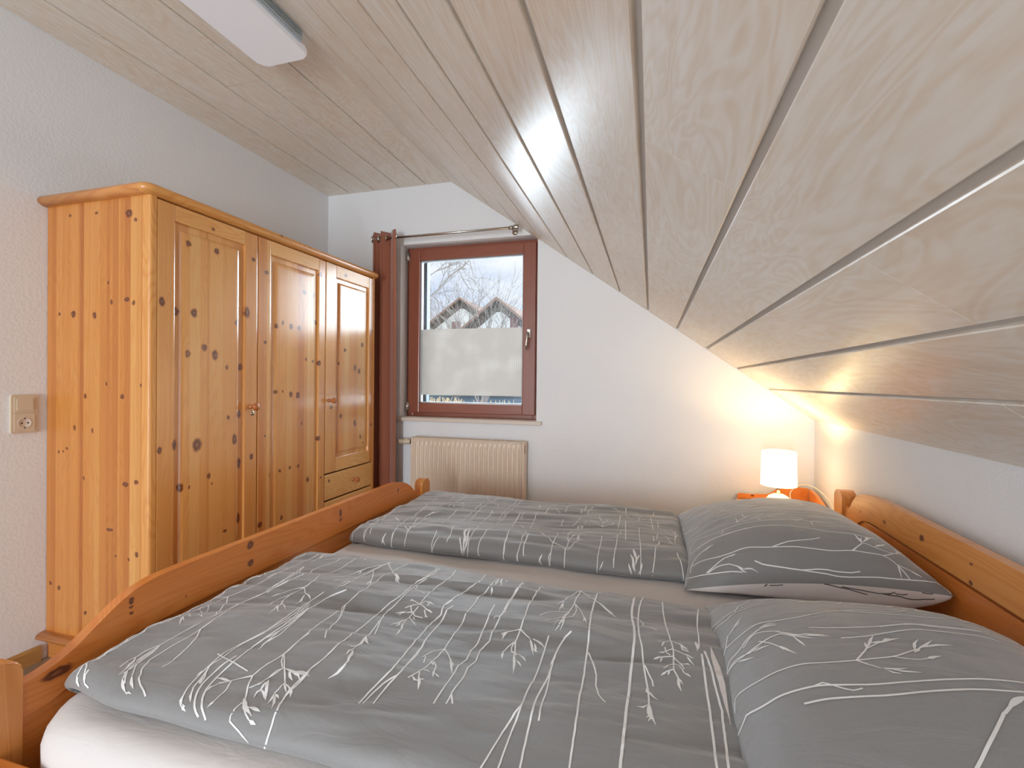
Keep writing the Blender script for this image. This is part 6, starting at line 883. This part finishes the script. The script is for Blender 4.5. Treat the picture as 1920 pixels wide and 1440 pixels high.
LX, LY, LZ = 2.972, -.325, .468
def lamp():
    r = empty('table_lamp', (LX, LY, LZ), 'small lit table lamp with white drum shade and round white ceramic base, on the nightstand', 'lamp')
    MB().lathe([(0, 0), (.036, 0), (.042, .004), (.056, .022), (.062, .044), (.059, .066), (.046, .086), (.026, .097), (.012, .100), (.0, .100)], (LX, LY, LZ), 'z', 40).build('ceramic_base', MAT['white'], r)
    MB().tube([(LX, LY, LZ+.098), (LX, LY, LZ+.165)], .008, 14).tube([(LX, LY, LZ+.15), (LX, LY, LZ+.19)], .014, 16).build('lamp_holder', MAT['chrome'], r)
    z0, z1, ra, rb = .612, .786, .0835, .079
    b = MB(); n = 48
    rows = [[b.bm.verts.new((LX+rad*math.cos(2*math.pi*k/n), LY+rad*math.sin(2*math.pi*k/n), z)) for k in range(n)] for rad, z in ((ra, z0), (ra+(rb-ra)*.5, (z0+z1)/2), (rb, z1))]
    for p, q in zip(rows, rows[1:]):
        for k in range(n): b._f([p[k], p[(k+1) % n], q[(k+1) % n], q[k]]).smooth = True
    s = b.build('lamp_shade', MAT['shade'], r); sm = s.modifiers.new('t', 'SOLIDIFY'); sm.thickness = .0012
    MB().tube([(LX+rb*math.cos(a), LY+rb*math.sin(a), z1) for a in [2*math.pi*k/40 for k in range(41)]], .0016, 6, caps=False).tube([(LX-rb, LY, z1-.012), (LX+rb, LY, z1-.012)], .0012, 6).tube([(LX, LY-rb, z1-.012), (LX, LY+rb, z1-.012)], .0012, 6).tube([(LX, LY, z1-.012), (LX, LY, .66)], .002, 6).build('shade_wire', MAT['chrome'], s)
    bu = MB().lathe([(0, 0), (.012, 0), (.013, .012), (.024, .035), (.027, .052), (.021, .069), (.008, .078), (0, .079)], (LX, LY, .655), 'z', 20)
    m, nt, bb = base_mat('bulb_glass', .3, .5, (1, .9, .75, 1)); bb.inputs['Emission Color'].default_value = (1, .72, .38, 1); bb.inputs['Emission Strength'].default_value = 12
    bu.build('light_bulb', m, r)
    pl = light('lamp_bulb_light', 'POINT', (LX, LY, .735), 8.5, (1.0, .72, .38), shadow_soft_size=.03)
    cb = [(LX+.04, LY+.045, LZ+.004), (LX+.075, LY+.06, LZ+.02), (3.075, -.13, .53), (3.10, -.12, .565), (3.14, -.13, .585), (3.175, -.18, .583), (3.198, -.26, .56), (3.212, -.34, .52), (3.213, -.40, .44), (3.213, -.43, .25), (3.213, -.44, .02)]
    P = []
    for i in range(len(cb)-1):
        a = Vector(cb[max(i-1, 0)]); b_ = Vector(cb[i]); c = Vector(cb[i+1]); d = Vector(cb[min(i+2, len(cb)-1)])
        for k in range(6):
            t = k/6; P.append(.5*((2*b_)+(-a+c)*t+(2*a-5*b_+4*c-d)*t*t+(-a+3*b_-3*c+d)*t**3))
    P.append(Vector(cb[-1]))
    MB().tube(P, .0028, 8).build('power_cord', MAT['cable'], r)
lamp()

# ------------------------------------------------------------------ switch and socket, ceiling lamp
def switch():
    y0, y1, z0, z1 = -1.850, -1.769, .914, 1.063
    r = empty('wall_switch', (0, (y0+y1)/2, (z0+z1)/2), 'cream double wall plate with a rocker switch above a power socket, beside the wardrobe', 'switch')
    def rr(y0, y1, z0, z1, rad, n=5):
        p = []
        for cy, cz, a0 in ((y1-rad, z1-rad, 0), (y0+rad, z1-rad, 90), (y0+rad, z0+rad, 180), (y1-rad, z0+rad, 270)):
            for k in range(n+1): a = math.radians(a0+90*k/n); p.append((cy+rad*math.cos(a), cz+rad*math.sin(a)))
        return p
    MB().prism(rr(y0, y1, z0, z1, .006), 0, .0, .010, .0025).build('cover_frame', MAT['plastic'], r)
    MB().prism(rr(y0+.009, y1-.009, 1.000-.006, z1-.009, .004), 0, .0095, .0125, .001).build('switch_surround', MAT['plastic'], r)
    MB().prism(rr(y0+.016, y1-.016, 1.002, z1-.016, .004), 0, .012, .0155, .0012).build('rocker', MAT['plastic'], r)
    yc, zc = (y0+y1)/2, .953
    b = MB(); ring = rr(y0+.009, y1-.009, z0+.008, .990, .004)
    b.prism(ring, 0, .0095, .0125, .001); s = b.build('socket_plate', MAT['plastic'], r)
    MB().lathe([(.0215, .0125), (.0215, .0137), (.0195, .0137), (.0188, .0128), (0, .0128)], (0, yc, zc), 'x', 32).build('socket_well', MAT['sill'], s)
    k = MB()
    for dy, dz in ((-.0095, 0), (.0095, 0)): k.lathe([(0, 0), (.0028, 0), (.0028, .0008), (0, .0008)], (.0129, yc+dy, zc+dz), 'x', 12)
    for dz in (-.018, .018): k.box((.0129, yc-.002, zc+dz-.0025), (.0138, yc+.002, zc+dz+.0025))
    k.build('socket_hole', MAT['dark'], s)
switch()

def ceiling_lamp():
    x0, x1, y1, z0 = .765, 1.0, -1.425, 2.435
    y0 = y1-.50; c = ((x0+x1)/2, (y0+y1)/2)
    x1b = x1; r = empty('ceiling_lamp', (c[0], c[1], z0), 'flat rectangular ceiling lamp with a white frosted cover and ribbed metal side', 'ceiling lamp')
    def rr(x0, x1, y0, y1, rad, n=6):
        p = []
        for cx, cy, a0 in ((x1-rad, y1-rad, 0), (x0+rad, y1-rad, 90), (x0+rad, y0+rad, 180), (x1-rad, y0+rad, 270)):
            for k in range(n+1): a = math.radians(a0+90*k/n); p.append((cx+rad*math.cos(a), cy+rad*math.sin(a)))
        return p
    MB().prism(rr(x0, x1, y0, y1, .03), 2, z0, z0+.028, .008, smooth=True).build('diffuser', MAT['diffuser'], r)
    b = MB(); b.prism(rr(x0+.03, x1+.012, y0+.01, y1-.06, .008), 2, z0+.020, H-.001)
    for k in range(5): b.box((x1+.006, y0+.02, z0+.026+k*.010), (x1+.018, y1-.065, z0+.030+k*.010))
    b.build('ribbed_base', MAT['alu'], r)
ceiling_lamp()

# ------------------------------------------------------------------ outdoors
HOUSES = [(-24.33, 13.30), (-14.45, 10.65, -13.1, 8.4)]; TREES = [(-9.6, 9.8), (-16.2, 10.4)]
BOUGH = [(-3.3, 7, 2.6), (-2.14, 7, 3.44), (-1.35, 7, 4.1)]; GRASS = (-4.25, -3.2, -1.5, 1.16)
def outdoors():
    gz = -.5
    MB().box((-80, .6, gz-.3), (60, 30, gz)).build('ground_yard', MAT['bounce_ground'], kind='structure')
    MB().box((-80, 30, gz-.3), (60, 46, gz+.02)).build('road', MAT['road'], kind='structure')
    MB().box((-80, 46, gz-.3), (60, 140, gz)).build('ground_meadow', MAT['meadow'], kind='structure')
    def house(xr, y, zr, hw, dep, tan, label, shutter=None, balcony=False):
        """gable facing the window: ridge x, front y, ridge z, half width, depth, roof slope"""
        r = empty('house', (xr, y+dep/2, gz), label, 'house', group='houses outside the window')
        ze = zr-tan*hw
        MB().prism([(xr-hw+.5, gz), (xr+hw-.5, gz), (xr+hw-.5, ze+.35), (xr, zr-.35), (xr-hw+.5, ze+.35)], 1, y+1.0, y+dep).build('timber_gable', MAT['eaves'], r)
        ww = hw-1.1; wt = zr-1.55
        MB().prism([(xr-ww, gz), (xr+ww, gz), (xr+ww, wt-tan*(ww-.3)), (xr+.3, wt), (xr-.3, wt), (xr-ww, wt-tan*(ww-.3))], 1, y+.93, y+.999).build('wall', MAT['render_white'], r)
        th = .28
        for s in (-1, 1):
            MB().prism([(xr, zr), (xr+s*hw, ze), (xr+s*hw, ze-th), (xr, zr-th)], 1, y, y+dep+.5).build('roof', MAT['roof'], r)
            MB().prism([(xr, zr+.05), (xr+s*(hw+.1), ze-.05), (xr+s*(hw+.1), ze-.35), (xr, zr-.30)], 1, y-.12, y-.002).build('bargeboard', MAT['barge'], r)
            MB().prism([(xr, zr-th), (xr+s*hw, ze-th), (xr+s*hw, ze-th-.06), (xr, zr-th-.06)], 1, y, y+1.0).build('soffit', MAT['eaves'], r)
        if shutter:
            for x0, x1, z0, z1 in shutter: MB().box((x0, y+.86, z0), (x1, y+.929, z1)).build('window_shutter', MAT['shutter_red'], r)
    house(HOUSES[0][0], 61, HOUSES[0][1], 6.7, 12, .72, 'left house outside the window, white with a brown gabled roof behind bare twigs', [(HOUSES[0][0]-1.6, HOUSES[0][0]-.2, HOUSES[0][1]-5.2, HOUSES[0][1]-3.4)])
    house(HOUSES[1][0], 48, HOUSES[1][1], 5.4, 12, .80, 'right house outside the window, white with a brown gabled roof and red-brown shutter', [(HOUSES[1][2], HOUSES[1][2]+.95, HOUSES[1][3]-1.3, HOUSES[1][3])])
    rnd = random.Random(7)
    def tree(base, h, stems, spread, label, depth=4, r0=.05, thin=1.0):
        b = MB()
        def grow(p, d, L, r, k):
            n = 4; pts = [p]; q = p.copy(); dd = d.copy()
            for i in range(n):
                dd = (dd + Vector((rnd.gauss(0, .10), rnd.gauss(0, .10), rnd.gauss(.03, .06)))).normalized(); q = q + dd*L/n; pts.append(q.copy())
            b.tube(pts, [r*(1-.6*i/n) for i in range(n+1)], 4, caps=False)
            if k <= 0: return
            for c in range(rnd.choice((3, 4, 4))):
                i = rnd.choice((1, 2, 3, 4)); a = rnd.uniform(0, 6.28); sp = rnd.uniform(.35, .75)
                nd_ = (dd + (dd.orthogonal().normalized()*math.cos(a) + dd.cross(dd.orthogonal()).normalized()*math.sin(a))*sp).normalized()
                grow(pts[i], nd_, L*rnd.uniform(.45, .7), max(.010*thin, r*.5), k-1)
        for s in range(stems):
            a = rnd.uniform(0, 6.28); sp = rnd.uniform(.05, spread)
            grow(Vector(base)+Vector((math.cos(a)*.3, math.sin(a)*.3, 0)), Vector((math.cos(a)*sp, math.sin(a)*sp, 1)).normalized(), h*rnd.uniform(.5, .75), r0, depth)
        b.build('bare_tree', MAT['bark'], None, label, 'tree', group='bare trees outside the window')
    tree((TREES[0][0], 30, gz), TREES[0][1], 9, .32, 'bare many-stemmed tree standing between the two houses outside the window', 3, .06, 1.5)
    tree((TREES[1][0], 41, gz), TREES[1][1], 7, .4, 'bare twiggy tree in front of the left house outside the window', 3, .055, 1.5)
    # the near tree: its trunk stands left of the window, one long bough reaches across the top left of the pane
    b = MB(); rn = random.Random(3)
    P0 = Vector(BOUGH[0]); P1 = Vector(BOUGH[1]); P2 = Vector(BOUGH[2])
    b.tube([(P0.x-1.2, P0.y, gz), (P0.x-1.1, P0.y, P0.z-1.0), P0], [.14, .10, .045], 8)
    bough = [P0.lerp(P1, t) + Vector((0, 0, .05*math.sin(t*7))) for t in [k/10 for k in range(11)]] + [P1.lerp(P2, t) + Vector((0, 0, .03*math.sin(t*9))) for t in [k/6 for k in range(1, 7)]]
    b.tube(bough, [.036-.0017*i for i in range(len(bough))], 6)
    def twig(p, d, L, r, k):
        pts = [p]; q = p.copy(); dd = d.copy()
        for i in range(5): dd = (dd+Vector((rn.gauss(0, .16), rn.gauss(0, .16), rn.gauss(0, .14)))).normalized(); q = q+dd*L/5; pts.append(q.copy())
        b.tube(pts, [r*(1-.13*i) for i in range(6)], 4, caps=False)
        if k > 0:
            for c in range(4): twig(pts[rn.choice((1, 2, 3, 4))], (dd+Vector((rn.gauss(0, .7), rn.gauss(0, .5), rn.gauss(0, .6)))).normalized(), L*.55, r*.6, k-1)
    for i in range(2, len(bough)): twig(bough[i], Vector((rn.uniform(-.2, 1), rn.gauss(0, .4), rn.choice((-.8, .9, -.5, .5)))).normalized(), .8, .011, 2)
    for dz in (.55, .95): twig(P0+Vector((0, 0, dz)), Vector((.8, 0, .5)).normalized(), 1.7, .018, 2)
    b.build('bare_tree', MAT['bark'], None, 'bare tree whose long bough crosses the upper left of the window pane', 'tree')
    b = MB(); rg = random.Random(2)
    for i in range(260):
        x = rg.uniform(GRASS[0], GRASS[1]) if i < 190 else rg.uniform(GRASS[0], GRASS[2]); y = 9.8+rg.uniform(0, .8); h = rg.uniform(.7, 1.0)*GRASS[3]; a = rg.gauss(0, .12)
        b.tube([(x, y, gz), (x+a*.3, y, gz+h*.6), (x+a, y+rg.gauss(0, .08), gz+h)], [.006, .005, .007], 3, caps=False)
    b.build('dry_grass', MAT['straw'], None, 'clump of tall dry straw-coloured grass at the foot of the window view', 'grass', kind='stuff')
outdoors()
